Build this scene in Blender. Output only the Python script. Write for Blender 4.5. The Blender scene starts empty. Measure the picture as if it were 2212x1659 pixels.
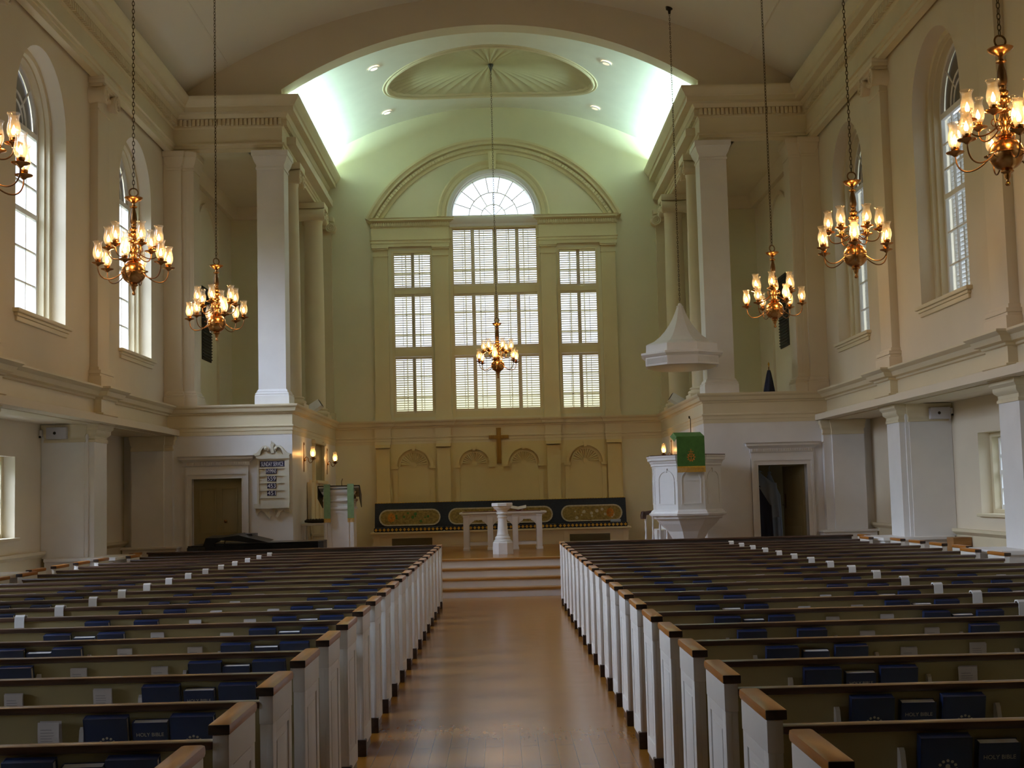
import bpy, bmesh, math, random
from mathutils import Vector, Matrix
from mathutils.geometry import tessellate_polygon
PI = math.pi
random.seed(7)
SC = bpy.context.scene
COL = SC.collection

# ---------------------------------------------------------------- camera
cam = bpy.data.cameras.new('camera')
cam.sensor_fit = 'HORIZONTAL'; cam.sensor_width = 36.0
cam.lens = 2850.0 / 2212.0 * 36.0
cam.clip_end = 200; cam.clip_start = 0.05
camo = bpy.data.objects.new('camera', cam); COL.objects.link(camo)
R_ = Vector((0.99965488, -0.00795293, -0.02503741)); U_ = Vector((0.02428839, -0.08334918, 0.99622437)); F_ = Vector((0.01000975, 0.99648867, 0.08312725))
mw = Matrix((R_, U_, -F_)).transposed().to_4x4(); mw.translation = Vector((0.03, 0.0, 1.70))
camo.matrix_world = mw
SC.camera = camo
def project(x, y, z):
    v = Vector((x, y, z)) - Vector((0.03, 0, 1.70)); d = v.dot(F_)
    if d < 0.2: return (-9999, -9999)
    return (1106 + 2850 * v.dot(R_) / d, 829.5 - 2850 * v.dot(U_) / d)

# ---------------------------------------------------------------- view, world, sky
SC.view_settings.view_transform = 'Standard'; SC.view_settings.look = 'None'
SC.view_settings.gamma = 1.0; SC.view_settings.use_curve_mapping = False
SC.view_settings.exposure = 0.0
SKY = 8.5; GLOW = 8.0
w = bpy.data.worlds.new('overcast_sky'); SC.world = w; w.use_nodes = True
nt = w.node_tree; nt.nodes.clear()
_o = nt.nodes.new('ShaderNodeOutputWorld'); _b = nt.nodes.new('ShaderNodeBackground')
_t = nt.nodes.new('ShaderNodeTexCoord'); _s = nt.nodes.new('ShaderNodeSeparateXYZ'); _r = nt.nodes.new('ShaderNodeValToRGB')
nt.links.new(_t.outputs['Generated'], _s.inputs[0])
_m = nt.nodes.new('ShaderNodeMath'); _m.operation = 'MULTIPLY_ADD'; _m.inputs[1].default_value = 0.5; _m.inputs[2].default_value = 0.5
nt.links.new(_s.outputs['Z'], _m.inputs[0]); nt.links.new(_m.outputs[0], _r.inputs[0])
_e = _r.color_ramp.elements
_e[0].position = 0.47; _e[0].color = (0.035, 0.045, 0.018, 1)
_e[1].position = 1.0; _e[1].color = (0.76, 0.92, 1.16, 1)
for _p, _c in ((0.505, (0.125, 0.130, 0.062)), (0.535, (0.150, 0.155, 0.105)), (0.550, (0.165, 0.175, 0.215)), (0.60, (0.24, 0.275, 0.345)), (0.72, (0.48, 0.56, 0.70))):
    _x = _e.new(_p); _x.color = _c + (1,)
nt.links.new(_r.outputs[0], _b.inputs['Color'])
_d = nt.nodes.new('ShaderNodeVectorMath'); _d.operation = 'DOT_PRODUCT'; nt.links.new(_t.outputs['Generated'], _d.inputs[0])
_d.inputs[1].default_value = Vector((-0.86, -0.16, 0.48)).normalized()
_c = nt.nodes.new('ShaderNodeMath'); _c.operation = 'MAXIMUM'; _c.inputs[1].default_value = 0.0; nt.links.new(_d.outputs['Value'], _c.inputs[0])
_p2 = nt.nodes.new('ShaderNodeMath'); _p2.operation = 'POWER'; _p2.inputs[1].default_value = 7.0; nt.links.new(_c.outputs[0], _p2.inputs[0])
_k = nt.nodes.new('ShaderNodeMath'); _k.operation = 'MULTIPLY_ADD'; _k.inputs[1].default_value = SKY*GLOW; _k.inputs[2].default_value = SKY; nt.links.new(_p2.outputs[0], _k.inputs[0])
nt.links.new(_k.outputs[0], _b.inputs['Strength'])
nt.links.new(_b.outputs[0], _o.inputs[0])
cy = SC.cycles
cy.use_denoising = True; cy.max_bounces = 12; cy.diffuse_bounces = 7; cy.glossy_bounces = 4; cy.transmission_bounces = 6
cy.transparent_max_bounces = 16; cy.sample_clamp_indirect = 6.0; cy.caustics_reflective = False; cy.caustics_refractive = False
BULB_W = 1.7; COVE_W = 150.0; SPOT_W = 12.0
def lamp(name, kind, loc, energy, color, parent=None, size=0.1, size_y=None, rot=None, spot=None):
    l = bpy.data.lights.new(name, kind); l.energy = energy; l.color = color
    if kind == 'AREA':
        l.shape = 'RECTANGLE' if size_y else 'SQUARE'; l.size = size
        if size_y: l.size_y = size_y
    else: l.shadow_soft_size = size
    if kind == 'SPOT': l.spot_size = spot or 1.2; l.spot_blend = 0.6
    o = bpy.data.objects.new(name, l); COL.objects.link(o); o.location = loc
    if rot: o.rotation_euler = rot
    if parent: o.parent = parent
    return o
def portal(loc, rot, sx, sy):
    o = lamp('daylight_portal', 'AREA', loc, 1.0, (1, 1, 1), None, sx, sy, rot)
    o.data.cycles.is_portal = True
# cove fluorescents hidden on the chancel cornices
for s in (-1, 1):
    for yy in (24.7, 26.6, 28.5):
        lamp('cove_fluorescent', 'AREA', (s * 3.95, yy, 9.0), COVE_W, (0.64, 1.0, 0.94), None, 0.12, 1.75, (0, s * math.radians(-158) , 0))

# ---------------------------------------------------------------- materials
MATS = {}
def mat(name, col, rough=0.55, metal=0.0, spec=0.4, var=0.06, scale=3.0, bump=0.0, bscale=60.0, coat=0.0, emit=None, estr=0.0, alpha=None):
    m = bpy.data.materials.new(name); m.use_nodes = True; n = m.node_tree
    p = n.nodes['Principled BSDF']
    p.inputs['Roughness'].default_value = rough; p.inputs['Metallic'].default_value = metal
    p.inputs['Specular IOR Level'].default_value = spec; p.inputs['Coat Weight'].default_value = coat
    tc = n.nodes.new('ShaderNodeTexCoord'); nz = n.nodes.new('ShaderNodeTexNoise'); nz.inputs['Scale'].default_value = scale; nz.inputs['Detail'].default_value = 4
    n.links.new(tc.outputs['Object'], nz.inputs['Vector'])
    rp = n.nodes.new('ShaderNodeValToRGB')
    rp.color_ramp.elements[0].position = 0.3; rp.color_ramp.elements[1].position = 0.7
    rp.color_ramp.elements[0].color = tuple(c * (1 - var) for c in col) + (1,); rp.color_ramp.elements[1].color = tuple(min(1, c * (1 + var)) for c in col) + (1,)
    n.links.new(nz.outputs['Fac'], rp.inputs[0]); n.links.new(rp.outputs[0], p.inputs['Base Color'])
    if bump:
        n2 = n.nodes.new('ShaderNodeTexNoise'); n2.inputs['Scale'].default_value = bscale; n.links.new(tc.outputs['Object'], n2.inputs['Vector'])
        bp = n.nodes.new('ShaderNodeBump'); bp.inputs['Strength'].default_value = bump; bp.inputs['Distance'].default_value = 0.004
        n.links.new(n2.outputs['Fac'], bp.inputs['Height']); n.links.new(bp.outputs[0], p.inputs['Normal'])
    if emit: p.inputs['Emission Color'].default_value = tuple(emit) + (1,); p.inputs['Emission Strength'].default_value = estr
    MATS[name] = m
    return m
def wood(name, c1, c2, rough=0.35, scale=(1, 12, 12), coat=0.2, spec=0.4):
    m = bpy.data.materials.new(name); m.use_nodes = True; n = m.node_tree; p = n.nodes['Principled BSDF']
    p.inputs['Roughness'].default_value = rough; p.inputs['Coat Weight'].default_value = coat; p.inputs['Coat Roughness'].default_value = 0.2
    p.inputs['Specular IOR Level'].default_value = spec
    tc = n.nodes.new('ShaderNodeTexCoord'); mp = n.nodes.new('ShaderNodeMapping'); mp.inputs['Scale'].default_value = scale
    nz = n.nodes.new('ShaderNodeTexNoise'); nz.inputs['Scale'].default_value = 3; nz.inputs['Detail'].default_value = 6; nz.inputs['Distortion'].default_value = 0.6
    rp = n.nodes.new('ShaderNodeValToRGB'); rp.color_ramp.elements[0].position = 0.35; rp.color_ramp.elements[1].position = 0.68
    rp.color_ramp.elements[0].color = c1 + (1,); rp.color_ramp.elements[1].color = c2 + (1,)
    n.links.new(tc.outputs['Object'], mp.inputs[0]); n.links.new(mp.outputs[0], nz.inputs['Vector']); n.links.new(nz.outputs['Fac'], rp.inputs[0]); n.links.new(rp.outputs[0], p.inputs['Base Color'])
    MATS[name] = m; return m
def planks(name):
    m = bpy.data.materials.new(name); m.use_nodes = True; n = m.node_tree; p = n.nodes['Principled BSDF']
    p.inputs['Roughness'].default_value = 0.27; p.inputs['Specular IOR Level'].default_value = 0.3
    tc = n.nodes.new('ShaderNodeTexCoord'); mp = n.nodes.new('ShaderNodeMapping'); mp.inputs['Rotation'].default_value = (0, 0, PI / 2)
    bk = n.nodes.new('ShaderNodeTexBrick'); bk.inputs['Scale'].default_value = 1.0; bk.inputs['Brick Width'].default_value = 1.3; bk.inputs['Row Height'].default_value = 0.12
    bk.inputs['Mortar Size'].default_value = 0.0016; bk.inputs['Color1'].default_value = (0.33, 0.135, 0.018, 1); bk.inputs['Color2'].default_value = (0.31, 0.125, 0.017, 1); bk.inputs['Mortar'].default_value = (0.23, 0.092, 0.014, 1)
    nz = n.nodes.new('ShaderNodeTexNoise'); nz.inputs['Scale'].default_value = 3; nz.inputs['Detail'].default_value = 7
    m2 = n.nodes.new('ShaderNodeMapping'); m2.inputs['Scale'].default_value = (14, 1.2, 1)
    mx = n.nodes.new('ShaderNodeMixRGB'); mx.blend_type = 'MULTIPLY'; mx.inputs[0].default_value = 0.16
    rp = n.nodes.new('ShaderNodeValToRGB'); rp.color_ramp.elements[0].color = (0.5, 0.45, 0.4, 1); rp.color_ramp.elements[1].color = (1.2, 1.15, 1.1, 1)
    n.links.new(tc.outputs['Object'], mp.inputs[0]); n.links.new(mp.outputs[0], bk.inputs['Vector'])
    n.links.new(tc.outputs['Object'], m2.inputs[0]); n.links.new(m2.outputs[0], nz.inputs['Vector']); n.links.new(nz.outputs['Fac'], rp.inputs[0])
    n.links.new(bk.outputs['Color'], mx.inputs[1]); n.links.new(rp.outputs[0], mx.inputs[2]); n.links.new(mx.outputs[0], p.inputs['Base Color'])
    n3 = n.nodes.new('ShaderNodeTexNoise'); n3.inputs['Scale'].default_value = 5; n.links.new(tc.outputs['Object'], n3.inputs['Vector'])
    mr = n.nodes.new('ShaderNodeMapRange'); mr.inputs['To Min'].default_value = 0.19; mr.inputs['To Max'].default_value = 0.24
    n.links.new(n3.outputs['Fac'], mr.inputs['Value']); n.links.new(mr.outputs[0], p.inputs['Roughness'])
    MATS[name] = m; return m
def glassmat(name, tint, refl=0.12, body=0.0):
    m = bpy.data.materials.new(name); m.use_nodes = True; n = m.node_tree; n.nodes.clear()
    o = n.nodes.new('ShaderNodeOutputMaterial'); tr = n.nodes.new('ShaderNodeBsdfTransparent'); gl = n.nodes.new('ShaderNodeBsdfGlossy')
    tr.inputs[0].default_value = tint + (1,); gl.inputs['Roughness'].default_value = 0.05; gl.inputs['Color'].default_value = (1, 1, 1, 1)
    lw = n.nodes.new('ShaderNodeLayerWeight'); lw.inputs['Blend'].default_value = 0.35
    mp = n.nodes.new('ShaderNodeMapRange'); mp.inputs['To Min'].default_value = refl * 0.35; mp.inputs['To Max'].default_value = min(1, refl * 5)
    n.links.new(lw.outputs['Facing'], mp.inputs['Value'])
    mx = n.nodes.new('ShaderNodeMixShader'); n.links.new(mp.outputs[0], mx.inputs[0]); n.links.new(tr.outputs[0], mx.inputs[1]); n.links.new(gl.outputs[0], mx.inputs[2])
    last = mx
    if body:
        df = n.nodes.new('ShaderNodeBsdfTranslucent'); df.inputs[0].default_value = (1, .93, .82, 1)
        m2 = n.nodes.new('ShaderNodeMixShader'); m2.inputs[0].default_value = body
        n.links.new(mx.outputs[0], m2.inputs[1]); n.links.new(df.outputs[0], m2.inputs[2]); last = m2
    n.links.new(last.outputs[0], o.inputs[0]); MATS[name] = m; return m
def emis(name, col, st):
    m = bpy.data.materials.new(name); m.use_nodes = True; n = m.node_tree; n.nodes.clear()
    o = n.nodes.new('ShaderNodeOutputMaterial'); e = n.nodes.new('ShaderNodeEmission'); e.inputs[0].default_value = col + (1,); e.inputs[1].default_value = st
    n.links.new(e.outputs[0], o.inputs[0]); MATS[name] = m; return m
PLASTER = mat('plaster_cream', (0.715, 0.635, 0.50), 0.7, spec=0.2, var=0.03, scale=1.2)
CHANC = mat('paint_chancel_lamplit', (0.69, 0.585, 0.305), 0.5, spec=0.3, var=0.03, scale=1.5)  # cream paint with the warm glow of the lamps put into its colour
PALL = mat('paint_window_surround', (0.69, 0.62, 0.40), 0.45, spec=0.35, var=0.03, scale=1.5)
CHUP = mat('plaster_chancel', (0.70, 0.67, 0.50), 0.7, spec=0.2, var=0.03, scale=1.2)
CEIL = mat('plaster_ceiling', (0.74, 0.69, 0.60), 0.8, spec=0.15, var=0.02, scale=0.8)
VAULT = mat('plaster_vault', (0.80, 0.80, 0.74), 0.8, spec=0.15, var=0.02)
TRIM = mat('paint_cream', (0.69, 0.61, 0.43), 0.42, spec=0.4, var=0.03, scale=2)
WHITE = mat('paint_white', (0.77, 0.765, 0.765), 0.4, spec=0.4, var=0.03)
PEWW = mat('paint_pew', (0.75, 0.725, 0.68), 0.38, spec=0.45, var=0.04)
PEWB = mat('paint_pew_back', (0.41, 0.35, 0.18), 0.5, spec=0.3, var=0.06)
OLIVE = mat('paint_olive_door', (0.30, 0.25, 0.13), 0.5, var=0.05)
SHELL = mat('plaster_shell', (0.58, 0.55, 0.37), 0.7, spec=0.2, var=0.03)
MARBLE = mat('white_marble', (0.80, 0.79, 0.78), 0.22, spec=0.5, var=0.06, scale=6)
BRASS = mat('antique_brass', (0.50, 0.25, 0.085), 0.24, 1.0, var=0.12, scale=12)
BRASSD = mat('dark_brass', (0.22, 0.115, 0.045), 0.32, 1.0, var=0.1, scale=12)
IRON = mat('black_iron', (0.035, 0.028, 0.02), 0.5, 0.6, var=0.1)
CHAINM = mat('chain_bronze', (0.10, 0.07, 0.035), 0.45, 0.8, var=0.1)
BLACK = mat('piano_black', (0.008, 0.008, 0.009), 0.3, spec=0.3, var=0.0, coat=0.0)
DARK = mat('dark_void', (0.035, 0.03, 0.025), 0.8, var=0.05)
BLIND = mat('dark_blind', (0.10, 0.09, 0.085), 0.8, var=0.05)
NAVY = mat('navy_cloth_cover', (0.011, 0.026, 0.088), 0.3, spec=0.6, var=0.1, scale=20, bump=0.15, bscale=400)
PAGES = mat('white_page_edges', (0.80, 0.78, 0.76), 0.7, var=0.04, scale=40)
PAPER = mat('paper_card', (0.66, 0.62, 0.60), 0.7, var=0.05, scale=9)
INK = mat('grey_print', (0.42, 0.39, 0.40), 0.8)
YELLOW = mat('yellow_paper', (0.62, 0.50, 0.04), 0.6)
FOIL = mat('pale_foil', (0.52, 0.50, 0.42), 0.4, spec=0.4)
GREEN = mat('green_damask', (0.055, 0.16, 0.03), 0.6, var=0.15, scale=12)
LGREEN = mat('pale_green_silk', (0.20, 0.30, 0.14), 0.45, var=0.12, scale=14)
GOLD = mat('gold_fringe', (0.62, 0.36, 0.05), 0.4, 0.2, var=0.2, scale=40)
SIGNB = mat('sign_navy', (0.02, 0.022, 0.07), 0.5)
SIGNW = mat('sign_white', (0.78, 0.78, 0.82), 0.5)
BOARD = mat('hymn_board_cream', (0.66, 0.63, 0.52), 0.5, var=0.03)
ROBEW = mat('robe_pale', (0.40, 0.46, 0.55), 0.7, var=0.08)
ROBEN = mat('robe_navy', (0.03, 0.04, 0.10), 0.7)
CUSH = mat('needlepoint_navy', (0.018, 0.024, 0.04), 0.8, var=0.2, scale=30)
NEEDLE = mat('needlepoint_gold', (0.26, 0.18, 0.05), 0.8, var=0.35, scale=22, bump=0.3, bscale=150)
NEEDR = mat('needlepoint_orange', (0.52, 0.20, 0.03), 0.8, var=0.3, scale=25)
NEEDP = mat('needlepoint_pale', (0.48, 0.42, 0.30), 0.8, var=0.2, scale=25)
GRILL = mat('grille_grey', (0.14, 0.12, 0.07), 0.6)
FLAGM = mat('flag_navy', (0.02, 0.025, 0.06), 0.7, var=0.2)
SPEAK = mat('grey_box', (0.50, 0.50, 0.56), 0.5)
MAROON = mat('dark_red_leather', (0.12, 0.02, 0.015), 0.4)
SHUT = mat('shutter_paint', (0.72, 0.66, 0.52), 0.45, spec=0.35, var=0.02)
SHUTW = mat('shutter_white', (0.80, 0.80, 0.80), 0.45, spec=0.35, var=0.02)
RAILW = wood('dark_walnut', (0.055, 0.028, 0.018), (0.11, 0.055, 0.035), 0.28, (1.0, 10, 10))
CAPW = wood('honey_oak', (0.33, 0.112, 0.013), (0.46, 0.175, 0.026), 0.3, (8, 1, 8), 0.1)
ENDG = wood('dark_end_grain', (0.022, 0.012, 0.008), (0.05, 0.025, 0.015), 0.4, (6, 1, 10))
CROSSW = wood('golden_cross_wood', (0.24, 0.125, 0.02), (0.34, 0.18, 0.03), 0.35, (8, 8, 1))
BOXW = wood('brown_box_wood', (0.24, 0.11, 0.03), (0.34, 0.16, 0.045), 0.45, (1, 1, 6))
TREAD = wood('tread_oak', (0.34, 0.16, 0.04), (0.45, 0.22, 0.06), 0.3, (1, 9, 9))
SCREEN = wood('pew_screen_stain', (0.060, 0.045, 0.042), (0.085, 0.065, 0.060), 0.4, (1, 8, 8))
FLOOR = planks('oak_planks')
GLASS = glassmat('window_glass', (0.97, 0.98, 0.98), 0.05)
SHADE = glassmat('hurricane_glass', (0.98, 0.95, 0.90), 0.10, 0.10)
BULB = emis('bulb_glow', (1.0, 0.62, 0.25), 26.0)
DOWNL = emis('downlight_glow', (1.0, 0.82, 0.55), 6.0)

# ---------------------------------------------------------------- mesh builder
class MB:
    def __init__(s): s.v = []; s.f = []; s.mi = []; s.cur = 0; s.M = None
    def add(s, vs, fs):
        b = len(s.v)
        for p in vs:
            p = Vector(p)
            s.v.append(tuple(s.M @ p) if s.M else tuple(p))
        for f in fs: s.f.append([b + i for i in f]); s.mi.append(s.cur)
        return s
    def box(s, x0, x1, y0, y1, z0, z1):
        return s.add([(x0,y0,z0),(x1,y0,z0),(x1,y1,z0),(x0,y1,z0),(x0,y0,z1),(x1,y0,z1),(x1,y1,z1),(x0,y1,z1)],
                     [(0,3,2,1),(4,5,6,7),(0,1,5,4),(1,2,6,5),(2,3,7,6),(3,0,4,7)])
    def cbox(s, x0, x1, y0, y1, z0, z1, b=0.005):
        bm = bmesh.new(); bmesh.ops.create_cube(bm, size=1.0)
        for v in bm.verts: v.co = Vector(((x0+x1)/2 + v.co.x*(x1-x0), (y0+y1)/2 + v.co.y*(y1-y0), (z0+z1)/2 + v.co.z*(z1-z0)))
        bmesh.ops.bevel(bm, geom=list(bm.edges), offset=b, segments=2, affect='EDGES', profile=0.6)
        bm.verts.index_update(); s.add([v.co for v in bm.verts], [[v.index for v in f.verts] for f in bm.faces]); bm.free(); return s
    def prism(s, poly, vec):
        n = len(poly); vec = Vector(vec); a = [Vector(p) for p in poly]
        return s.add(a + [p + vec for p in a], [list(range(n))[::-1], list(range(n, 2*n))] + [(i, (i+1) % n, n + (i+1) % n, n + i) for i in range(n)])
    def tube(s, path, r, n=8, closed=False):
        P = [Vector(p) for p in path]; m = len(P); rr = r if isinstance(r, (list, tuple)) else [r] * m; vs = []; up = None
        for i, p in enumerate(P):
            t = (P[(i+1) % m] - P[i-1]) if closed else (P[min(i+1, m-1)] - P[max(i-1, 0)])
            t.normalize()
            if up is None: up = Vector((0,0,1)) if abs(t.z) < 0.9 else Vector((1,0,0))
            a = t.cross(up)
            if a.length < 1e-5: a = t.orthogonal()
            a.normalize(); b = a.cross(t).normalized(); up = b
            for k in range(n):
                q = 2*PI*k/n; vs.append(p + (a*math.cos(q) + b*math.sin(q)) * rr[i])
        fs = []
        for i in range(m if closed else m-1):
            j = (i+1) % m
            for k in range(n): fs.append((i*n+k, i*n+(k+1)%n, j*n+(k+1)%n, j*n+k))
        if not closed: fs.append(list(range(n))[::-1]); fs.append([(m-1)*n+k for k in range(n)])
        return s.add(vs, fs)
    def lathe(s, prof, c=(0,0,0), n=24, rot=0.0, sx=1.0, sy=1.0, cap=True):
        vs = []; m = len(prof)
        for r, z in prof:
            for k in range(n):
                q = 2*PI*k/n + rot; vs.append((c[0] + r*math.cos(q)*sx, c[1] + r*math.sin(q)*sy, c[2] + z))
        fs = [(i*n+k, i*n+(k+1)%n, (i+1)*n+(k+1)%n, (i+1)*n+k) for i in range(m-1) for k in range(n)]
        if cap:
            if prof[0][0] > 1e-6: fs.append(list(range(n))[::-1])
            if prof[-1][0] > 1e-6: fs.append([(m-1)*n+k for k in range(n)])
        return s.add(vs, fs)
    def sweep(s, path, prof, closed=False, caps=True):
        """mouldings: path in plan (x,y); prof closed polygon of (out to the right of travel, z)"""
        P = [Vector((p[0], p[1])) for p in path]; m = len(P); off = []
        for i in range(m):
            d0 = (P[i] - P[i-1]) if (i > 0 or closed) else None
            d1 = (P[(i+1) % m] - P[i]) if (i < m-1 or closed) else None
            if d0 is None: d0 = d1
            if d1 is None: d1 = d0
            d0 = d0.normalized(); d1 = d1.normalized()
            n0 = Vector((d0.y, -d0.x)); n1 = Vector((d1.y, -d1.x)); b = (n0 + n1)
            off.append(b * (1.0 / max(0.2, 1 + n0.dot(n1))))
        k = len(prof); vs = [(P[i].x + off[i].x*o, P[i].y + off[i].y*o, z) for i in range(m) for o, z in prof]
        fs = [(i*k+j, ((i+1)%m)*k+j, ((i+1)%m)*k+(j+1)%k, i*k+(j+1)%k) for i in range(m if closed else m-1) for j in range(k)]
        if caps and not closed: fs.append(list(range(k))); fs.append([(m-1)*k+j for j in range(k)][::-1])
        return s.add(vs, fs)
    def grid(s, fn, nu, nv, cu=False):
        vs = [fn(i/nu, j/nv) for i in range(nu if cu else nu+1) for j in range(nv+1)]; q = nv+1; M = nu if cu else nu+1
        return s.add(vs, [(i*q+j, ((i+1)%M)*q+j, ((i+1)%M)*q+j+1, i*q+j+1) for i in range(nu) for j in range(nv)])
    def plate(s, outer, holes, fn, t):
        """solid slab with holes; fn(u, v, w) -> xyz with w 0..t"""
        loops = [outer] + holes; flat = [p for l in loops for p in l]; n = len(flat)
        tris = tessellate_polygon([[Vector((p[0], p[1], 0)) for p in l] for l in loops])
        vs = [fn(p[0], p[1], 0) for p in flat] + [fn(p[0], p[1], t) for p in flat]
        fs = [tuple(x) for x in tris] + [(x[2]+n, x[1]+n, x[0]+n) for x in tris]; b = 0
        for l in loops:
            m = len(l); fs += [(b+i, b+(i+1)%m, n+b+(i+1)%m, n+b+i) for i in range(m)]; b += m
        return s.add(vs, fs)
    def ring(s, outer, inner, fn, t):
        n = len(outer); vs = [fn(p[0], p[1], w_) for w_ in (0, t) for l in (outer, inner) for p in l]; fs = []
        for i in range(n):
            j = (i+1) % n
            fs += [(i, j, n+j, n+i), (2*n+i, 3*n+i, 3*n+j, 2*n+j), (i, 2*n+i, 2*n+j, j), (n+i, n+j, 3*n+j, 3*n+i)]
        return s.add(vs, fs)
    def build(s, name, mats, parent=None, smooth=35.0, loc=None, recalc=True):
        me = bpy.data.meshes.new(name); me.from_pydata(s.v, [], s.f)
        mats = mats if isinstance(mats, (list, tuple)) else [mats]
        for m in mats: me.materials.append(m)
        if len(mats) > 1: me.polygons.foreach_set('material_index', s.mi)
        if recalc:
            bm = bmesh.new(); bm.from_mesh(me); bmesh.ops.recalc_face_normals(bm, faces=bm.faces); bm.to_mesh(me); bm.free()
        if smooth:
            me.polygons.foreach_set('use_smooth', [True] * len(me.polygons)); me.set_sharp_from_angle(angle=math.radians(smooth))
        me.update()
        o = bpy.data.objects.new(name, me); COL.objects.link(o)
        if parent: o.parent = parent
        if loc: o.location = loc
        return o
def tag(o, label, cat, group=None, kind=None):
    o['label'] = label; o['category'] = cat
    if group: o['group'] = group
    if kind: o['kind'] = kind
    return o
def empty(name, loc=(0,0,0), label=None, cat=None, group=None, rz=0.0, kind=None):
    o = bpy.data.objects.new(name, None); COL.objects.link(o); o.location = loc; o.rotation_euler = (0,0,rz); o.empty_display_size = 0.1
    if label: tag(o, label, cat, group, kind)
    return o
def struct(o, label, cat): return tag(o, label, cat, None, 'structure')
def copy_tree(o, parent=None):
    c = o.copy(); COL.objects.link(c)
    if parent: c.parent = parent
    for ch in list(o.children): copy_tree(ch, c)
    return c
def arc(cx, cz, r, a0, a1, n):
    return [(cx + r*math.cos(math.radians(a0 + (a1-a0)*i/n)), cz + r*math.sin(math.radians(a0 + (a1-a0)*i/n))) for i in range(n+1)]
def text_mesh(txt, size, depth=0.002, sx=1.0):
    cu = bpy.data.curves.new('lettering', 'FONT'); cu.body = txt; cu.size = size; cu.align_x = 'CENTER'; cu.align_y = 'CENTER'; cu.extrude = depth
    o = bpy.data.objects.new('lettering', cu); COL.objects.link(o); dg = bpy.context.evaluated_depsgraph_get(); dg.update()
    me = bpy.data.meshes.new_from_object(o.evaluated_get(dg)); vs = [(v.co.x*sx, v.co.y, v.co.z) for v in me.vertices]; fs = [list(p.vertices) for p in me.polygons]
    bpy.data.objects.remove(o); bpy.data.curves.remove(cu); bpy.data.meshes.remove(me)
    return vs, fs

# ================================================================ STRUCTURE
XW, XF, XO = 5.92, 5.84, 6.60           # upper wall face, gallery frieze face, lower outer wall face
YF, YB, Y0 = 23.32, 29.40, -3.0         # chancel front wall, back wall, rear wall
WY = [21.63, 17.15, 12.67, 8.19]; WYL = WY + [3.71]
PY = [19.45, 14.97, 10.49]
zc = lambda x: 1.0 + math.sqrt(9.83**2 - x*x)
zv = lambda x: 3.18 + math.sqrt(7.3**2 - x*x)
struct(MB().box(-7.1, 7.1, Y0-0.2, YB+0.3, -0.12, 0).build('floor', FLOOR, smooth=None), 'polished oak plank floor of the aisle and nave', 'floor')
def outline(r, zb, zs, n=24): return [(-r, zb), (r, zb)] + arc(0, zs, r, 0, 180, n)
ARCH = outline(0.95, 4.14, 6.80)
for s, nm in ((-1, 'left'), (1, 'right')):
    m = MB(); holes = [[(p[0]+y, p[1]) for p in ARCH] for y in (WYL if s < 0 else WY)]
    m.plate([(Y0, 2.88), (YB+0.2, 2.88), (YB+0.2, 9.4), (Y0, 9.4)], holes, lambda u, v, t: (s*(XW+t), u, v), 0.55)
    struct(m.build('wall_'+nm, PLASTER, smooth=30), 'cream plaster %s nave wall with tall arched window openings' % nm, 'wall'); m = MB()
    m.plate([(Y0, 0), (YF, 0), (YF, 2.9), (Y0, 2.9)], [[(y-.95, 1.27), (y+.95, 1.27), (y+.95, 2.38), (y-.95, 2.38)] for y in (WYL if s < 0 else WY)[1:]], lambda u, v, t: (s*(XO+t), u, v), 0.45)
    m.box(s*5.62, s*7.0, Y0, YF, 2.87, 2.97)
    struct(m.build('wall_lower_'+nm, PLASTER, smooth=30), 'cream lower %s wall and gallery soffit below the arched windows' % nm, 'wall')
    # wainscot and chair rail on the outer wall below the gallery
    b = MB(); prof = [(-0.02, 0), (0.03, 0), (0.03, 0.12), (0.015, 0.14), (0.015, 0.96), (0.05, 0.98), (0.08, 1.01), (0.08, 1.05), (-0.02, 1.05)]
    pth = [(-XO, Y0), (-XO, YF)]; pth = pth if s < 0 else [(-x, y) for x, y in pth[::-1]]
    b.sweep(pth, prof); struct(b.build('baseboard_'+nm, TRIM), 'cream wainscot with chair rail along the %s aisle wall' % nm, 'wainscot')
# unseen rear wall behind the camera, coloured dark to cut light on the pews
struct(MB().box(-7.1, 7.1, Y0-0.3, Y0, 0, 11.2).build('wall_rear', OLIVE), 'unseen rear wall of the nave, coloured dark to dim the pews', 'wall')
# nave ceiling: segmental vault
m = MB(); NU = 48
prof = [(-6.3 + 12.6*i/NU) for i in range(NU+1)]
m.prism([(x, Y0-0.2, zc(x)) for x in prof] + [(x, Y0-0.2, zc(x)+0.15) for x in prof[::-1]], (0, 23.6+0.2-Y0, 0))
struct(m.build('ceiling', CEIL, smooth=20), 'shallow vaulted plaster ceiling of the nave', 'ceiling')
m = MB()
for s in (-1, 1):
    x = s*4.75; m.box(x-0.012, x+0.012, Y0, 23.54, zc(x)-0.012, zc(x)+0.03)
struct(m.build('trim_1', CEIL, smooth=None), 'thin straight seams running along the nave ceiling', 'moulding')
# wall over the chancel arch
YA = 23.54
RA = 6.955; zA = 3.325
a0 = math.degrees(math.asin(3.8/RA))
archp = [(3.8, 8.7)] + [(p[0], p[1]) for p in arc(0, zA, RA, 90-a0, 90+a0, 48)] + [(-3.8, 8.7)]
m = MB(); m.plate(archp + [(-6.5, 8.7), (-6.5, 11.2), (6.5, 11.2), (6.5, 8.7)], [], lambda u, v, t: (u, YA+t, v), 0.40)
struct(m.build('wall_arch', PLASTER, smooth=20), 'plaster wall over the wide chancel arch', 'wall')
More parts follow.
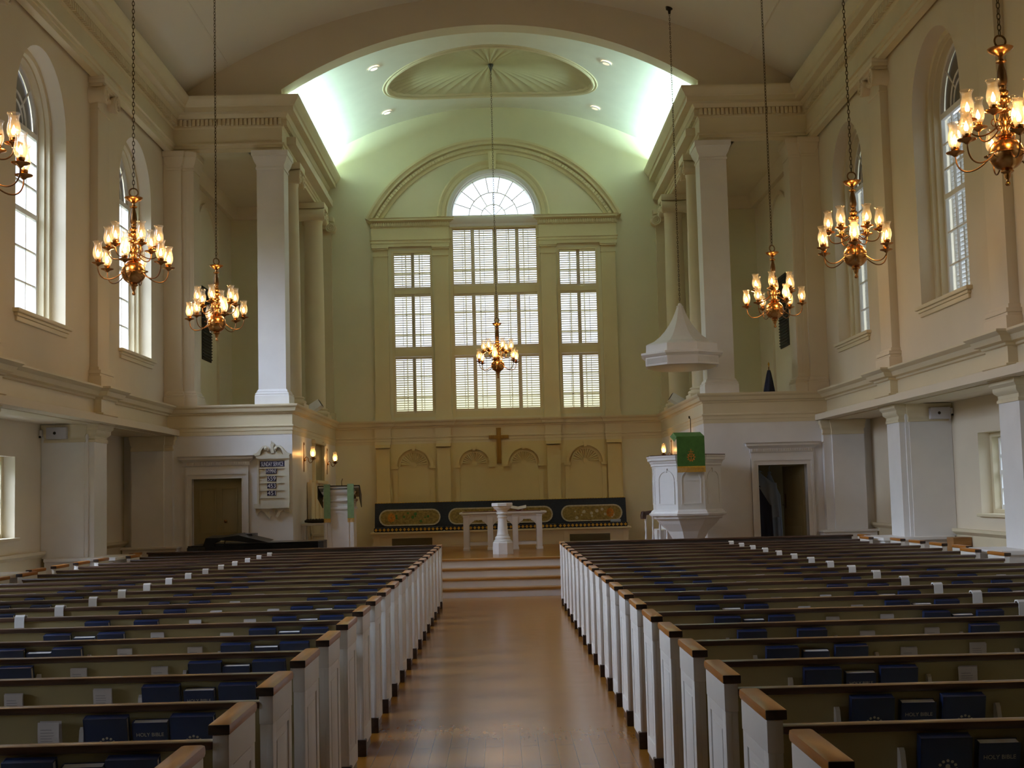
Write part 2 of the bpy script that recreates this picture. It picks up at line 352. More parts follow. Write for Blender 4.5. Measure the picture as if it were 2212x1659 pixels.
# front walls either side of the chancel, with doorways
DR = {-1: (-5.40, -4.53), 1: (4.57, 5.43)}
for s, nm in ((-1, 'left'), (1, 'right')):
    d0, d1 = DR[s]; lo, hi = (-7.0, -3.64) if s < 0 else (3.64, 7.0)
    m = MB(); m.plate([(lo, 0), (d0, 0), (d0, 2.10), (d1, 2.10), (d1, 0), (hi, 0), (hi, 3.36), (lo, 3.36)], [], lambda u, v, t: (u, YF+t, v), 0.18)
    m.box(s*3.64, s*3.82, YF+0.18, YB, 0, 3.36)                       # chancel side wall
    m.box(s*3.64, s*6.5, YF+0.01, YB, 3.30, 3.385)                    # loggia floor
    struct(m.build('wall_front_'+nm, WHITE, smooth=None), 'white painted wall with a doorway %s of the chancel' % nm, 'wall')
    m = MB(); m.box(s*3.62, s*6.5, YA+0.5, YB, 8.26, 8.4)
    prof = [(0, 8.0), (0.10, 8.0), (0.12, 8.06), (0.16, 8.14), (0.18, 8.26), (0, 8.26)]
    pth = [(-5.92, YA+.45), (-5.92, YB), (-3.9, YB)]; pth = pth if s < 0 else [(-x, y) for x, y in pth[::-1]]
    m.sweep(pth, prof)
    struct(m.build('ceiling_loggia_'+nm, PLASTER), 'flat plaster ceiling with crown moulding over the %s upper alcove' % nm, 'ceiling')
    # blind arch and dark louvred slot high on the alcove wall
    g = lambda u, v, t: (s*(XW-t), 26.85+u, v)
    m = MB(); o1 = outline(1.05, 3.6, 6.75); i1 = outline(0.97, 3.68, 6.75); m.ring(o1, i1, g, 0.05)
    struct(m.build('trim_blind_arch_'+nm, PLASTER), 'shallow blind arch on the %s upper alcove wall' % nm, 'moulding')
    m = MB(); m.box(s*(XW-0.02), s*XW, 26.40, 27.22, 4.56, 6.05)
    for k in range(24): z = 4.6 + k*0.06; m.box(s*(XW-0.045), s*(XW-0.02), 26.42, 27.2, z, z+0.02)
    struct(m.build('vent_'+nm, DARK, smooth=None), 'tall dark louvred slot in the %s upper alcove' % nm, 'vent')
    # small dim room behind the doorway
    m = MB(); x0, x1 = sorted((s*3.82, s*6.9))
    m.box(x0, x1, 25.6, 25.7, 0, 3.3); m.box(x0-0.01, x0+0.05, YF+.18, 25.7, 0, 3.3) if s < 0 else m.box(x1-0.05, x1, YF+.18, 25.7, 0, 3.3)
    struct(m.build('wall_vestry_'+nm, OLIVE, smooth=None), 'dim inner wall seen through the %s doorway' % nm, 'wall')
# chancel platform and steps
m = MB(); m.box(-3.64, 3.64, 23.08, YB, 0, 0.6)
struct(m.build('floor_chancel', FLOOR, smooth=None), 'raised polished oak chancel platform', 'floor')
st = empty('chancel_steps', (0, 22.16, 0), 'four broad cream steps with oak treads up to the chancel', 'steps', kind='structure')
for k in range(4):
    y = 22.16 + 0.30*k; r = MB().box(-3.62, 2.35, y-22.16, y-22.16+0.05 if k == 3 else 1.0, 0.15*k - (0 if k else 0), 0.15*k+0.117); r.build('riser', WHITE, st, None)
    MB().cbox(-3.62, 2.35, y-22.16-0.03, (y-22.16+0.32 if k < 3 else 1.02), 0.15*k+0.115, 0.15*k+0.152, 0.012).build('tread', TREAD, st)
# chancel vault, with oval opening for the plaster shell
def vp_(x, y, lift=0.0): return (x, y, zv(x)+lift)
OX, OY, OC = 2.12, 1.58, 26.88
NA, NR = 120, 12
def vault(u, v):
    q = 2*PI*u; ex, ey = OX*math.cos(q), OC+OY*math.sin(q)
    bx, b0, b1 = 4.4, 23.9, YB+0.05
    c, sn = math.cos(q), math.sin(q)
    t = min(bx/abs(c) if abs(c) > 1e-6 else 1e9, ((b1-OC)/sn) if sn > 1e-6 else (((b0-OC)/sn) if sn < -1e-6 else 1e9))
    rx, ry = c*t, OC+sn*t
    x, y = ex+(rx-ex)*v, ey+(ry-ey)*v
    return vp_(x, y)
m = MB(); m.grid(vault, NA, NR, cu=True)
for s in (-1, 1): m.box(s*4.4, s*4.5, 23.9, YB, 8.9, zv(4.4)+0.1)
m.prism([(x, 23.9, zv(x)+0.25) for x in [-4.4+8.8*i/30 for i in range(31)]] + [(x, 23.9, zv(x)+0.35) for x in [4.4-8.8*i/30 for i in range(31)]], (0, 5.6, 0))
struct(m.build('ceiling_chancel', VAULT, smooth=25, recalc=False), 'pale vaulted chancel ceiling washed by hidden cove light', 'ceiling')
md = empty('ceiling_medallion', (0, OC, zv(0)), 'large oval fluted plaster shell medallion in the chancel ceiling', 'medallion')
def shell(u, v):
    q = 2*PI*u; r = v
    x, y = OX*r*math.cos(q), OY*r*math.sin(q)
    d = 0.04 + 0.11*(1-r**3) + 0.045*min(1, r*3)*abs(math.cos(22*q)) * (1 if r < .97 else 0.2)
    return (x, y, zv(x)+d-zv(0))
MB().grid(shell, 352, 14, cu=True).build('shell', SHELL, md, 60, recalc=False)
rim = MB(); N = 96
for dr, dz, rr in ((0.03, -0.01, 0.04), (0.10, 0.0, 0.022)):
    rim.tube([((OX+dr)*math.cos(2*PI*i/N), (OY+dr)*math.sin(2*PI*i/N), zv((OX+dr)*math.cos(2*PI*i/N))+dz-zv(0)) for i in range(N)], rr, 8, True)
rim.grid(lambda u, v: ((OX-0.03*v+.01)*math.cos(2*PI*u), (OY-.03*v+.01)*math.sin(2*PI*u), zv(OX*math.cos(2*PI*u))-zv(0)+0.09*v-.02), 96, 1, True)
rim.build('rim', TRIM, md, 40)
m = MB()
struct(m.box(-7.2, 7.2, Y0-.4, YB+.4, 11.2, 11.3).build('roof_slab', PLASTER), 'roof above the vaults', 'ceiling')

# ---------------------------------------------------------------- mouldings
GP = [(-.30,2.86),(0,2.86),(0,2.925),(.015,2.93),(.015,2.985),(.04,3.0),(.04,3.02),(0,3.03),(0,3.215),(.03,3.225),(.04,3.25),(.10,3.265),(.12,3.30),(.13,3.325),(.17,3.345),(.19,3.365),(.19,3.39),(-.30,3.39)]
GS = [(p*0.55+.006 if p >= 0 else p*.5, z) for p, z in GP]
UP = [(-.12,8.0),(0,8.0),(0,8.07),(.02,8.075),(.02,8.125),(.05,8.135),(.05,8.16),(.005,8.17),(.005,8.44),(.03,8.46),(.03,8.60),(.09,8.61),(.12,8.66),(.13,8.68),(.25,8.69),(.25,8.775),(.28,8.79),(.30,8.83),(.34,8.88),(.36,8.92),(.36,8.955),(-.12,8.955)]
for s, nm in ((-1, 'left'), (1, 'right')):
    path = [(-XF, Y0)]
    for y in sorted(PY): path += [(-XF, y-.34), (-XF+.11, y-.34), (-XF+.11, y+.34), (-XF, y+.34)]
    path += [(-XF, YF+.1)]
    if s > 0: path = [(-x, y) for x, y in path[::-1]]
    struct(MB().sweep(path, GP).build('trim_gallery_'+nm, TRIM), 'cream gallery entablature along the %s nave wall' % nm, 'moulding')
    path = [(-5.76, Y0), (-5.76, YA), (-3.80, YA), (-3.80, YB)]
    if s > 0: path = [(-x, y) for x, y in path[::-1]]
    m = MB().sweep(path, UP)
    for k in range(int((YA-10)/.077)): y = 10 + k*.077; m.box(s*5.76, s*5.67, y, y+.050, 8.485, 8.60)
    for k in range(int(1.90/.0775)): x = 3.80 + k*.0775; m.box(s*x, s*(x+.05), YA-.09, YA, 8.485, 8.60)
    for k in range(int((YB-YA)/.0775)): y = YA + k*.0775; m.box(s*3.80, s*3.71, y, y+.05, 8.485, 8.60)
    m.box(s*3.66, s*4.5, YA+.35, YB, 8.90, 8.95); m.box(s*3.84, s*4.42, YA+.02, YA+.46, 8.0, 8.9); m.box(s*3.92, s*4.42, YA+.46, YB, 8.0, 8.9)
    m.box(s*4.3, s*6.0, YA+.1, YA+.46, 8.0, 8.9)
    struct(m.build('trim_cornice_'+nm, TRIM), 'heavy dentilled cornice along the %s nave wall and chancel' % nm, 'moulding')
RP = [-2.575, -1.23, 1.21, 2.555]
path = [(-XF-.2, YF), (-3.64, YF), (-3.64, YB)]
for x in RP: path += [(x-.17, YB), (x-.17, YB-.07), (x+.17, YB-.07), (x+.17, YB)]
path += [(3.64, YB), (3.64, YF), (XF+.2, YF)]
struct(MB().sweep(path, GS).build('trim_ledge', TRIM), 'cream ledge moulding running around the chancel at gallery height', 'moulding')

# ---------------------------------------------------------------- side windows
def side_window(s, yc, k, shutters):
    g = lambda u, v, t: (s*(XW+t), yc+u, v)
    w_ = MB(); w_.ring(ARCH, outline(.86, 4.20, 6.80), g, .0); w_ = MB()
    sh = lambda a: (lambda u, v, t: (s*(XW+a+t), yc+u, v))
    w_.ring(ARCH, outline(.87, 4.20, 6.80), sh(.20), .22); w_.ring(outline(.90, 4.17, 6.80), outline(.83, 4.23, 6.80), sh(.26), .10)
    root = w_.build('window_%d' % k, TRIM, smooth=30); struct(root, 'tall arched window, %s wall' % ('left' if s < 0 else 'right'), 'window')
    q = MB(); q.ring(outline(.835, 4.22, 6.80), outline(.77, 4.29, 6.80), sh(.345), .05)
    def bar(u0, u1, v0, v1, a=.355, t=.03): q.plate([(u0, v0), (u1, v0), (u1, v1), (u0, v1)], [], sh(a), t)
    bar(-.8, .8, 5.60, 5.67, .34, .05); bar(-.8, .8, 6.72, 6.80, .34, .05)
    for u in (-.40, 0, .40): bar(u-.013, u+.013, 4.25, 6.76)
    for z in (4.68, 5.14, 6.02, 6.37): bar(-.8, .8, z-.013, z+.013)
    for a in (45, 90, 135): c, d = math.cos(math.radians(a)), math.sin(math.radians(a)); q.tube([g(.30*c, 6.80+.30*d, .37), g(.8*c, 6.80+.8*d, .37)], .014, 6)
    q.tube([g(p[0], p[1], .37) for p in arc(0, 6.80, .42, 0, 180, 14)], .014, 6); q.tube([g(p[0], p[1], .37) for p in arc(0, 6.80, .3, 0, 180, 14)], .012, 6)
    q.build('sash', SHUTW, root, 30)
    MB().plate(outline(.79, 4.26, 6.80), [], sh(.375), .005).build('pane', GLASS, root, None)
    MB().plate([(-.80, 6.76), (.80, 6.76)] + arc(0, 6.80, .80, 0, 180, 20), [], sh(.42), .02).build('blind', BLIND, root, None)
    l = MB(); a, b = sorted((s*(XW-.08), s*(XW+.22))); l.cbox(a, b, yc-1.03, yc+1.03, 4.09, 4.142, .01)
    a, b = sorted((s*(XW-.05), s*XW)); l.cbox(a, b, yc-.98, yc+.98, 4.05, 4.09, .008); a, b = sorted((s*(XW-.03), s*XW)); l.cbox(a, b, yc-.95, yc+.95, 3.99, 4.05, .006)
    l.build('window_sill', TRIM, root)
    if shutters:
        h = MB()
        for u in (-.80, -.40, 0, .40, .80): h.plate([(u-.03, 4.2), (u+.03, 4.2), (u+.03, 6.74), (u-.03, 6.74)], [], sh(.45), .03)
        for i in range(40):
            z = 4.24 + i*.063
            for u in (-.60, -.20, .20, .60): h.add([g(u-.18, z+.030, .44), g(u+.18, z+.030, .44), g(u+.18, z, .50), g(u-.18, z, .50), g(u-.18, z+.038, .44), g(u+.18, z+.038, .44), g(u+.18, z+.008, .50), g(u-.18, z+.008, .50)],
                [(0,1,2,3),(4,7,6,5),(0,4,5,1),(2,6,7,3),(1,5,6,2),(0,3,7,4)])
        h.build('shutter', SHUTW, root, None)
    portal((s*(XW+.60), yc, 5.5), (0, s*PI/2, 0), 2.6, 1.7)
    # lower window
    if yc > 20: return
    f = MB(); sl = lambda a: (lambda u, v, t: (s*(XO+a+t), yc+u, v)); R = lambda r, z0, z1: [(-r, z0), (r, z0), (r, z1), (-r, z1)]
    f.ring(R(.95, 1.27, 2.38), R(.87, 1.33, 2.32), sl(.16), .2)
    root2 = f.build('window_%d' % (k+20), TRIM, smooth=None); struct(root2, 'low square-headed aisle window, %s wall' % ('left' if s < 0 else 'right'), 'window')
    q = MB(); q.ring(R(.88, 1.32, 2.33), R(.82, 1.39, 2.27), sl(.25), .04); q.plate(R(.85, 1.80, 1.86), [], sl(.24), .05)
    for u in (-.41, 0, .41): q.plate([(u-.013, 1.35), (u+.013, 1.35), (u+.013, 2.3), (u-.013, 2.3)], [], sl(.255), .03)
    for z in (1.6, 2.06): q.plate(R(.85, z-.013, z+.013), [], sl(.255), .03)
    q.build('sash', SHUTW, root2, None); MB().plate(R(.86, 1.34, 2.31), [], sl(.27), .005).build('pane', GLASS, root2, None)
    l = MB(); a, b = sorted((s*(XO-.06), s*(XO+.2))); l.cbox(a, b, yc-1.0, yc+1.0, 1.235, 1.275, .008); l.build('window_sill', TRIM, root2)
    portal((s*(XO+.50), yc, 1.82), (0, s*PI/2, 0), 1.1, 1.8)
kk = 1
for s in (-1, 1):
    for y in (WYL if s < 0 else WY): side_window(s, y, kk, s > 0 or y < 5); kk += 1  # unseen left rear window gets added shutters to weaken its light

# ---------------------------------------------------------------- back wall with the Palladian window
g = lambda u, v, t: (u, YB+t, v)
gi = lambda u, v, t: (u, YB+.002-t*1.35, v)
def rect(u0, u1, v0, v1): return [(u0, v0), (u1, v0), (u1, v1), (u0, v1)]
fan_hole = [(-.98, 7.98), (.98, 7.98)] + arc(0, 7.98, .98, 0, 180, 32)[1:-1]
m = MB(); m.plate(rect(-7.0, 7.0, 0, 11.2), [rect(-1.0, 1.0, 3.44, 7.76), rect(-2.33, -1.40, 3.46, 7.22), rect(1.40, 2.33, 3.46, 7.22), fan_hole], g, .4)
struct(m.build('wall_back', CHUP, smooth=20), 'plaster chancel end wall around the great window', 'wall')
def arcsweep(mb, cz, a0, a1, n, prof, fn):
    """closed profile of (radius, projection) swept round an arc centred on x=0, z=cz"""
    k = len(prof); vs = []
    for i in range(n+1):
        a = math.radians(a0+(a1-a0)*i/n)
        for r, t in prof: vs.append(fn(r*math.cos(a), cz+r*math.sin(a), t))
    fs = [(i*k+j, (i+1)*k+j, (i+1)*k+(j+1)%k, i*k+(j+1)%k) for i in range(n) for j in range(k)] + [list(range(k)), [n*k+j for j in range(k)][::-1]]
    mb.add(vs, fs)
surr = empty('trim_palladian', (0, YB, 3.4), 'cream classical surround of the great chancel window', 'moulding', kind='structure')
surr.location = (0, 0, 0)
for x0, x1 in ((-2.72, -2.40), (-1.38, -1.04), (1.04, 1.38), (2.40, 2.72)):
    p = MB(); p.plate(rect(x0, x1, 3.39, 7.30), [], gi, .05); p.plate(rect(x0-.02, x1+.02, 3.39, 3.50), [], gi, .08); p.plate(rect(x0-.01, x1+.01, 3.50, 3.53), [], gi, .065)
    p.plate(rect(x0-.01, x1+.01, 7.085, 7.105), [], gi, .065); p.plate(rect(x0-.02, x1+.02, 7.235, 7.27), [], gi, .08); p.plate(rect(x0-.03, x1+.03, 7.27, 7.31), [], gi, .095)
    p.build('pilaster', PALL, surr, None)
for s in (-1, 1):
    p = MB(); path = [(-2.76, YB), (-2.76, YB-.06), (-1.01, YB-.06), (-1.01, YB)]
    EP = [(-.04,7.31),(0,7.31),(0,7.38),(.015,7.385),(.015,7.44),(.035,7.455),(.035,7.475),(0,7.48),(0,7.74),(.02,7.75),(.02,7.84),(.05,7.85),(.07,7.875),(.105,7.89),(.105,7.925),(.125,7.945),(-.04,7.945)]
    if s > 0: path = [(-x, y) for x, y in path[::-1]]
    p.sweep(path, EP)
    for k in range(34): x = 1.02 + k*.0515; p.box(s*x, s*(x+.033), YB-.115, YB-.06, 7.77, 7.845)
    p.build('entablature', PALL, surr)
p = MB(); RO = 3.195; zO = 6.525; aa = math.degrees(math.acos(2.87/RO))
arcsweep(p, zO, aa, 180-aa, 72, [(RO, .0), (RO, .17), (RO-.045, .165), (RO-.07, .13), (RO-.09, .12), (RO-.13, .12), (RO-.135, .06), (RO-.16, .05), (RO-.25, .045), (RO-.255, .03), (RO-.32, .025), (RO-.32, 0)], gi)
for k in range(86):
    a = math.radians(aa+3 + (174-2*aa)*k/85); r0, r1 = RO-.235, RO-.165; d = .011
    pts = [(r0*math.cos(a-d), zO+r0*math.sin(a-d)), (r0*math.cos(a+d), zO+r0*math.sin(a+d)), (r1*math.cos(a+d), zO+r1*math.sin(a+d)), (r1*math.cos(a-d), zO+r1*math.sin(a-d))]
    p.plate(pts, [], gi, .085)
p.build('pediment_arch', PALL, surr, 20)
p = MB(); arcsweep(p, 7.98, 0, 180, 40, [(1.27, 0), (1.27, .05), (1.24, .06), (1.21, .05), (1.18, .03), (1.10, .03), (1.09, .02), (1.06, .02), (1.06, 0)], gi)
p.plate([(-.07, 9.02), (.07, 9.02), (.10, 9.42), (-.10, 9.42)], [], gi, .11); p.build('archivolt', PALL, surr, 20)
p = MB(); p.sweep([(-1.01, YB), (1.01, YB)], [(-.02,7.74),(.02,7.74),(.03,7.80),(.06,7.83),(.08,7.90),(.08,7.945),(-.02,7.945)]); p.build('transom', WHITE, surr)
# shutters, panes
def shutter(root, x0, x1, z0, z1, tilt, rod):
    f = MB(); f.ring(rect(x0-.045, x1+.045, z0-.055, z1+.055), rect(x0, x1, z0, z1), lambda u, v, t: (u, YB+.05+t, v), .035)
    so = f.build('shutter', SHUT, root, None)
    L = MB(); n = int(round((z1-z0)/.0507)); ca, sa = math.cos(tilt), math.sin(tilt); yc = YB+.068; half = .028
    for i in range(n):
        z = z0 + (i+.5)*(z1-z0)/n; q = []
        for a_, b_ in ((-half, -.003), (-half*.5, -.0045), (half*.5, -.0045), (half, -.003), (half, .003), (half*.5, .0045), (-half*.5, .0045), (-half, .003)):
            q.append((x0+.002, yc + a_*ca + b_*sa, z - a_*sa + b_*ca))
        L.prism(q, (x1-x0-.004, 0, 0))
    L.box(rod-.005, rod+.005, YB+.022, YB+.034, z0+.03, z1-.03)
    L.build('louvre', SHUT, so, None)
def light(k, x0, x1, z0, z1, cols, tiers, label, tilts):
    f = MB(); f.ring(rect(x0, x1, z0, z1), rect(x0+.055, x1-.055, z0+.06, z1-.05), lambda u, v, t: (u, YB-.005+t, v), .06)
    f.ring(rect(x0, x1, z0, z1), rect(x0+.03, x1-.03, z0+.03, z1-.03), lambda u, v, t: (u, YB+.09+t, v), .25)
    zs = sorted(tiers)
    for a, b in ((z0+.04, zs[0][0]-.053), (zs[-1][1]+.053, z1-.03)):
        if b-a > .01: f.plate(rect(x0+.03, x1-.03, a, b), [], lambda u, v, t: (u, YB+.048+t, v), .04)
    for (a, b), (c, d) in zip(zs[:-1], zs[1:]): f.plate(rect(x0+.03, x1-.03, b+.06, c-.06), [], lambda u, v, t: (u, YB+.03+t, v), .06)
    root = f.build('window_%d' % k, PALL, smooth=None); struct(root, label, 'window')
    i = 0; cs = sorted(cols)
    for u0, u1 in [(x0+.03, cs[0][0]-.043)] + [(p[1]+.043, q_[0]-.043) for p, q_ in zip(cs[:-1], cs[1:])] + [(cs[-1][1]+.043, x1-.03)]:
        if u1-u0 > .004: MB().plate(rect(u0, u1, z0+.05, z1-.04), [], lambda u, v, t: (u, YB+.052+t, v), .03).build('mullion', PALL, root, None)
    for a, b in zs:
        for c, d in cols: shutter(root, c, d, a, b, tilts[i % len(tilts)], c + (d-c)*(.48 if (i+int(c*7)) % 2 else .52)); i += 1
    q = MB(); n = max(2, int(round((x1-x0)/.33)))
    for j in range(1, n): u = x0 + (x1-x0)*j/n; q.plate(rect(u-.012, u+.012, z0, z1), [], lambda u_, v, t: (u_, YB+.28+t, v), .03)
    nz_ = int(round((z1-z0)/.47))
    for j in range(1, nz_): v = z0+(z1-z0)*j/nz_; q.plate(rect(x0, x1, v-.014, v+.014), [], lambda u_, v_, t: (u_, YB+.28+t, v_), .03)
    q.build('sash', SHUT, root, None); MB().plate(rect(x0+.02, x1-.02, z0+.02, z1-.02), [], lambda u, v, t: (u, YB+.30+t, v), .005).build('pane', GLASS, root, None)
    portal(((x0+x1)/2, YB+.45, (z0+z1)/2), (-PI/2, 0, 0), x1-x0, z1-z0)
rad = math.radians
light(51, -1.0, 1.0, 3.44, 7.76, [(-.924, -.53), (-.445, -.035), (.065, .475), (.56, .955)], [(3.63, 4.77), (5.055, 6.17), (6.45, 7.67)], 'tall central louvred window of the chancel', [rad(14), rad(11), rad(13), rad(15), rad(10), rad(9), rad(11), rad(9)])
light(52, -2.33, -1.40, 3.46, 7.22, [(-2.263, -1.888), (-1.812, -1.44)], [(3.607, 4.77), (5.05, 6.18), (6.40, 7.16)], 'narrow louvred side window, left of the great window', [rad(17), rad(11), rad(10), rad(8)])
light(53, 1.40, 2.33, 3.46, 7.22, [(1.475, 1.845), (1.925, 2.295)], [(3.607, 4.77), (5.05, 6.18), (6.40, 7.16)], 'narrow louvred side window, right of the great window', [rad(10), rad(16), rad(9), rad(9)])
f = MB(); f.ring(fan_hole, [(p[0]*.945, 7.98+.035+(p[1]-7.98)*.945) for p in fan_hole], lambda u, v, t: (u, YB+.06+t, v), .3)
arcsweep(f, 7.98, 0, 180, 40, [(1.06, 0), (1.06, .045), (1.03, .05), (.97, .03), (.97, -.2), (1.0, -.2)], gi)
root = f.build('window_54', WHITE, smooth=25); struct(root, 'half-round fanlight over the central chancel window', 'window')
q = MB(); yy = YB+.2
for rr in (.60, .30): q.tube([(p[0], yy, p[1]) for p in arc(0, 8.0, rr*.93, 0, 180, 28)], .011, 6)
for k in range(1, 9): a = rad(20*k); q.tube([(.56*math.cos(a), yy, 8.0+.56*math.sin(a)), (.94*math.cos(a), yy, 8.0+.94*math.sin(a))], .011, 6)
for k in range(1, 6): a = rad(30*k); q.tube([(.28*math.cos(a), yy, 8.0+.28*math.sin(a)), (.56*math.cos(a), yy, 8.0+.56*math.sin(a))], .010, 6)
for k in (1, 2, 3): a = rad(45*k); q.tube([(0, yy, 8.0), (.28*math.cos(a), yy, 8.0+.28*math.sin(a))], .009, 6)
q.build('sash', SHUT, root); MB().plate([(p[0]*.97, p[1]) for p in fan_hole], [], lambda u, v, t: (u, YB+.21+t, v), .005).build('pane', GLASS, root, None)
portal((0, YB+.45, 8.45), (-PI/2, 0, 0), 1.9, 0.95)

# ---------------------------------------------------------------- carved panelling under the great window
rd = empty('trim_panelling', (0, YB, 0.6), 'cream carved panelling with four shell-topped niches above the clergy bench', 'panelling', kind='structure')
MB().plate(rect(-2.74, 2.74, .6, 2.87), [], lambda u, v, t: (u, YB-.0005-t, v), .006).build('lamplit_field', CHANC, rd, None)  # thin sheet tinting the lower wall golden, as if lit by warm lamps
def at(o, dx, dy, dz):
    for ch in o.children: ch.location = (dx, dy, dz)
gi = lambda u, v, t: (u, YB+.002-t*2.1, v)
for x in RP:
    p = MB(); p.plate(rect(x-.145, x+.145, .6, 2.76), [], gi, .05); p.plate(rect(x-.155, x+.155, 2.74, 2.76), [], gi, .06); p.plate(rect(x-.165, x+.165, 2.79, 2.86), [], gi, .08); p.plate(rect(x-.16, x+.16, .6, .72), [], gi, .07); p.build('pilaster', CHANC, rd, None)
for x, R in ((-1.90, .43), (-.555, .40), (.545, .40), (1.92, .43)):
    z0 = 2.37; p = MB()
    arc_o = [(x+px, pz) for px, pz in arc(0, z0, R, 0, 180, 28)]; arc_i = [(x+px, pz) for px, pz in arc(0, z0, R-.055, 0, 180, 28)]
    p.plate(arc_o + arc_i[::-1], [], gi, .035)
    arc_o = [(x+px, pz) for px, pz in arc(0, z0, R-.10, 0, 180, 28)]; arc_i = [(x+px, pz) for px, pz in arc(0, z0, R-.13, 0, 180, 28)]
    p.plate(arc_o + arc_i[::-1], [], gi, .02)
    for s in (-1, 1):
        u = x+s*(R-.02); p.plate(rect(u-.07, u+.07, z0-.055, z0), [], gi, .04); p.plate(rect(u-.05, u+.05, .95, z0-.055), [], gi, .018); p.plate(rect(u-.06, u+.06, .85, .95), [], gi, .03)
    p.plate([(x-.03, z0+R-.09), (x+.03, z0+R-.09), (x+.045, z0+R+.02), (x-.045, z0+R+.02)], [], gi, .05)
    no = p.build('niche', CHANC, rd, None)
    h = MB()
    for k in range(15):
        a = rad(6+168*k/14); r1 = R-.14
        h.tube([(x+.06*math.cos(a), YB-.012, z0+.03+.06*math.sin(a)), (x+(r1-.05)*math.cos(a), YB-.026, z0+.02+(r1-.05)*math.sin(a)), (x+r1*math.cos(a), YB-.02, z0+.02+r1*math.sin(a))], [.005, .014, .018], 6)
    h.tube([(x, YB-.0, z0+.02), (x, YB-.03, z0+.02)], .055, 12); h.build('shell', CHANC, no)
at(rd, 0, -YB, -0.6)

# ================================================================ COLUMNS, PILASTERS, PIERS
def scroll(mb, axis_pts, r, dirv, faces):
    """bolster between two points with a spiral on the given ends"""
    a, b = Vector(axis_pts[0]), Vector(axis_pts[1]); n = 6
    mb.tube([a.lerp(b, i/n) for i in range(n+1)], [r*(1-.16*math.sin(PI*i/n)) for i in range(n+1)], 20)
    for e, sg in faces:
        p = (a, b)[e]; d = (b-a).normalized()*(1 if e else -1); pts = []
        u = Vector((0, 0, 1)); v = d.cross(u)
        for i in range(44):
            q = i/43; ang = q*2.4*2*PI*sg; rr = r*(.93-.80*q); pts.append(p + d*.008 + v*math.sin(ang)*rr + u*math.cos(ang)*rr)
        mb.tube(pts, [.016-.008*i/43 for i in range(44)], 6); mb.tube([p, p+d*.03], r*.16, 10)
def pilaster(s, yc):
    f = XW-.12; root = empty('wall_pilaster', (s*XW, yc, 3.39), '%s wall pilaster with scrolled capital between two arched windows' % ('left' if s < 0 else 'right'), 'pilaster')
    X = lambda a: -s*(a)      # distance out from wall
    def bx(m, o, h0, y, z0, z1): a, b = sorted((X(-.01), X(o))); m.cbox(a, b, -y, y, z0-3.39, z1-3.39, .006)
    m = MB(); bx(m, .12, 0, .28, 3.70, 7.78); m.build('shaft', PLASTER, root)
    m = MB(); bx(m, .19, 0, .35, 3.385, 3.56); bx(m, .165, 0, .325, 3.56, 3.60); bx(m, .18, 0, .335, 3.60, 3.65); bx(m, .14, 0, .30, 3.65, 3.70); m.build('base', PLASTER, root)
    m = MB(); bx(m, .14, 0, .30, 7.52, 7.55); bx(m, .15, 0, .28, 7.72, 7.86); bx(m, .24, 0, .36, 7.91, 7.97); bx(m, .20, 0, .33, 7.86, 7.91); bx(m, .24, 0, .37, 7.97, 8.02)
    for t in (-1, 1): scroll(m, [(X(0), t*.27, 7.75-3.39), (X(.235), t*.27, 7.75-3.39)], .135, 1, [(1, t*s)])
    for k in range(5): m.lathe([(0, -.05), (.03, -.03), (.036, 0), (.03, .03), (0, .05)], (X(.155), -.14+.07*k, 7.76-3.39), 8)
    m.build('capital', PLASTER, root)
    return root
for s in (-1, 1):
    for y, lb in ((19.45, 'further from the camera'), (14.97, 'nearer the camera')):
        r = pilaster(s, y); r['label'] = 'wall pilaster with scrolled capital on the %s wall, %s' % ('left' if s < 0 else 'right', lb)
def box_mould(m, x0, x1, y0, y1, prof):
    m.sweep([(x0, y0), (x0, y1), (x1, y1), (x1, y0)][::-1] if False else [(x0, y0), (x0, y1), (x1, y1), (x1, y0)], [(-o, z) for o, z in prof], closed=True)
CAPP = [(-.02,2.60),(.02,2.605),(.02,2.64),(.005,2.65),(.005,2.69),(.05,2.72),(.06,2.74),(.06,2.775),(.10,2.81),(.10,2.862),(-.02,2.862)]
CAPP = [(p*.8, z) for p, z in CAPP]
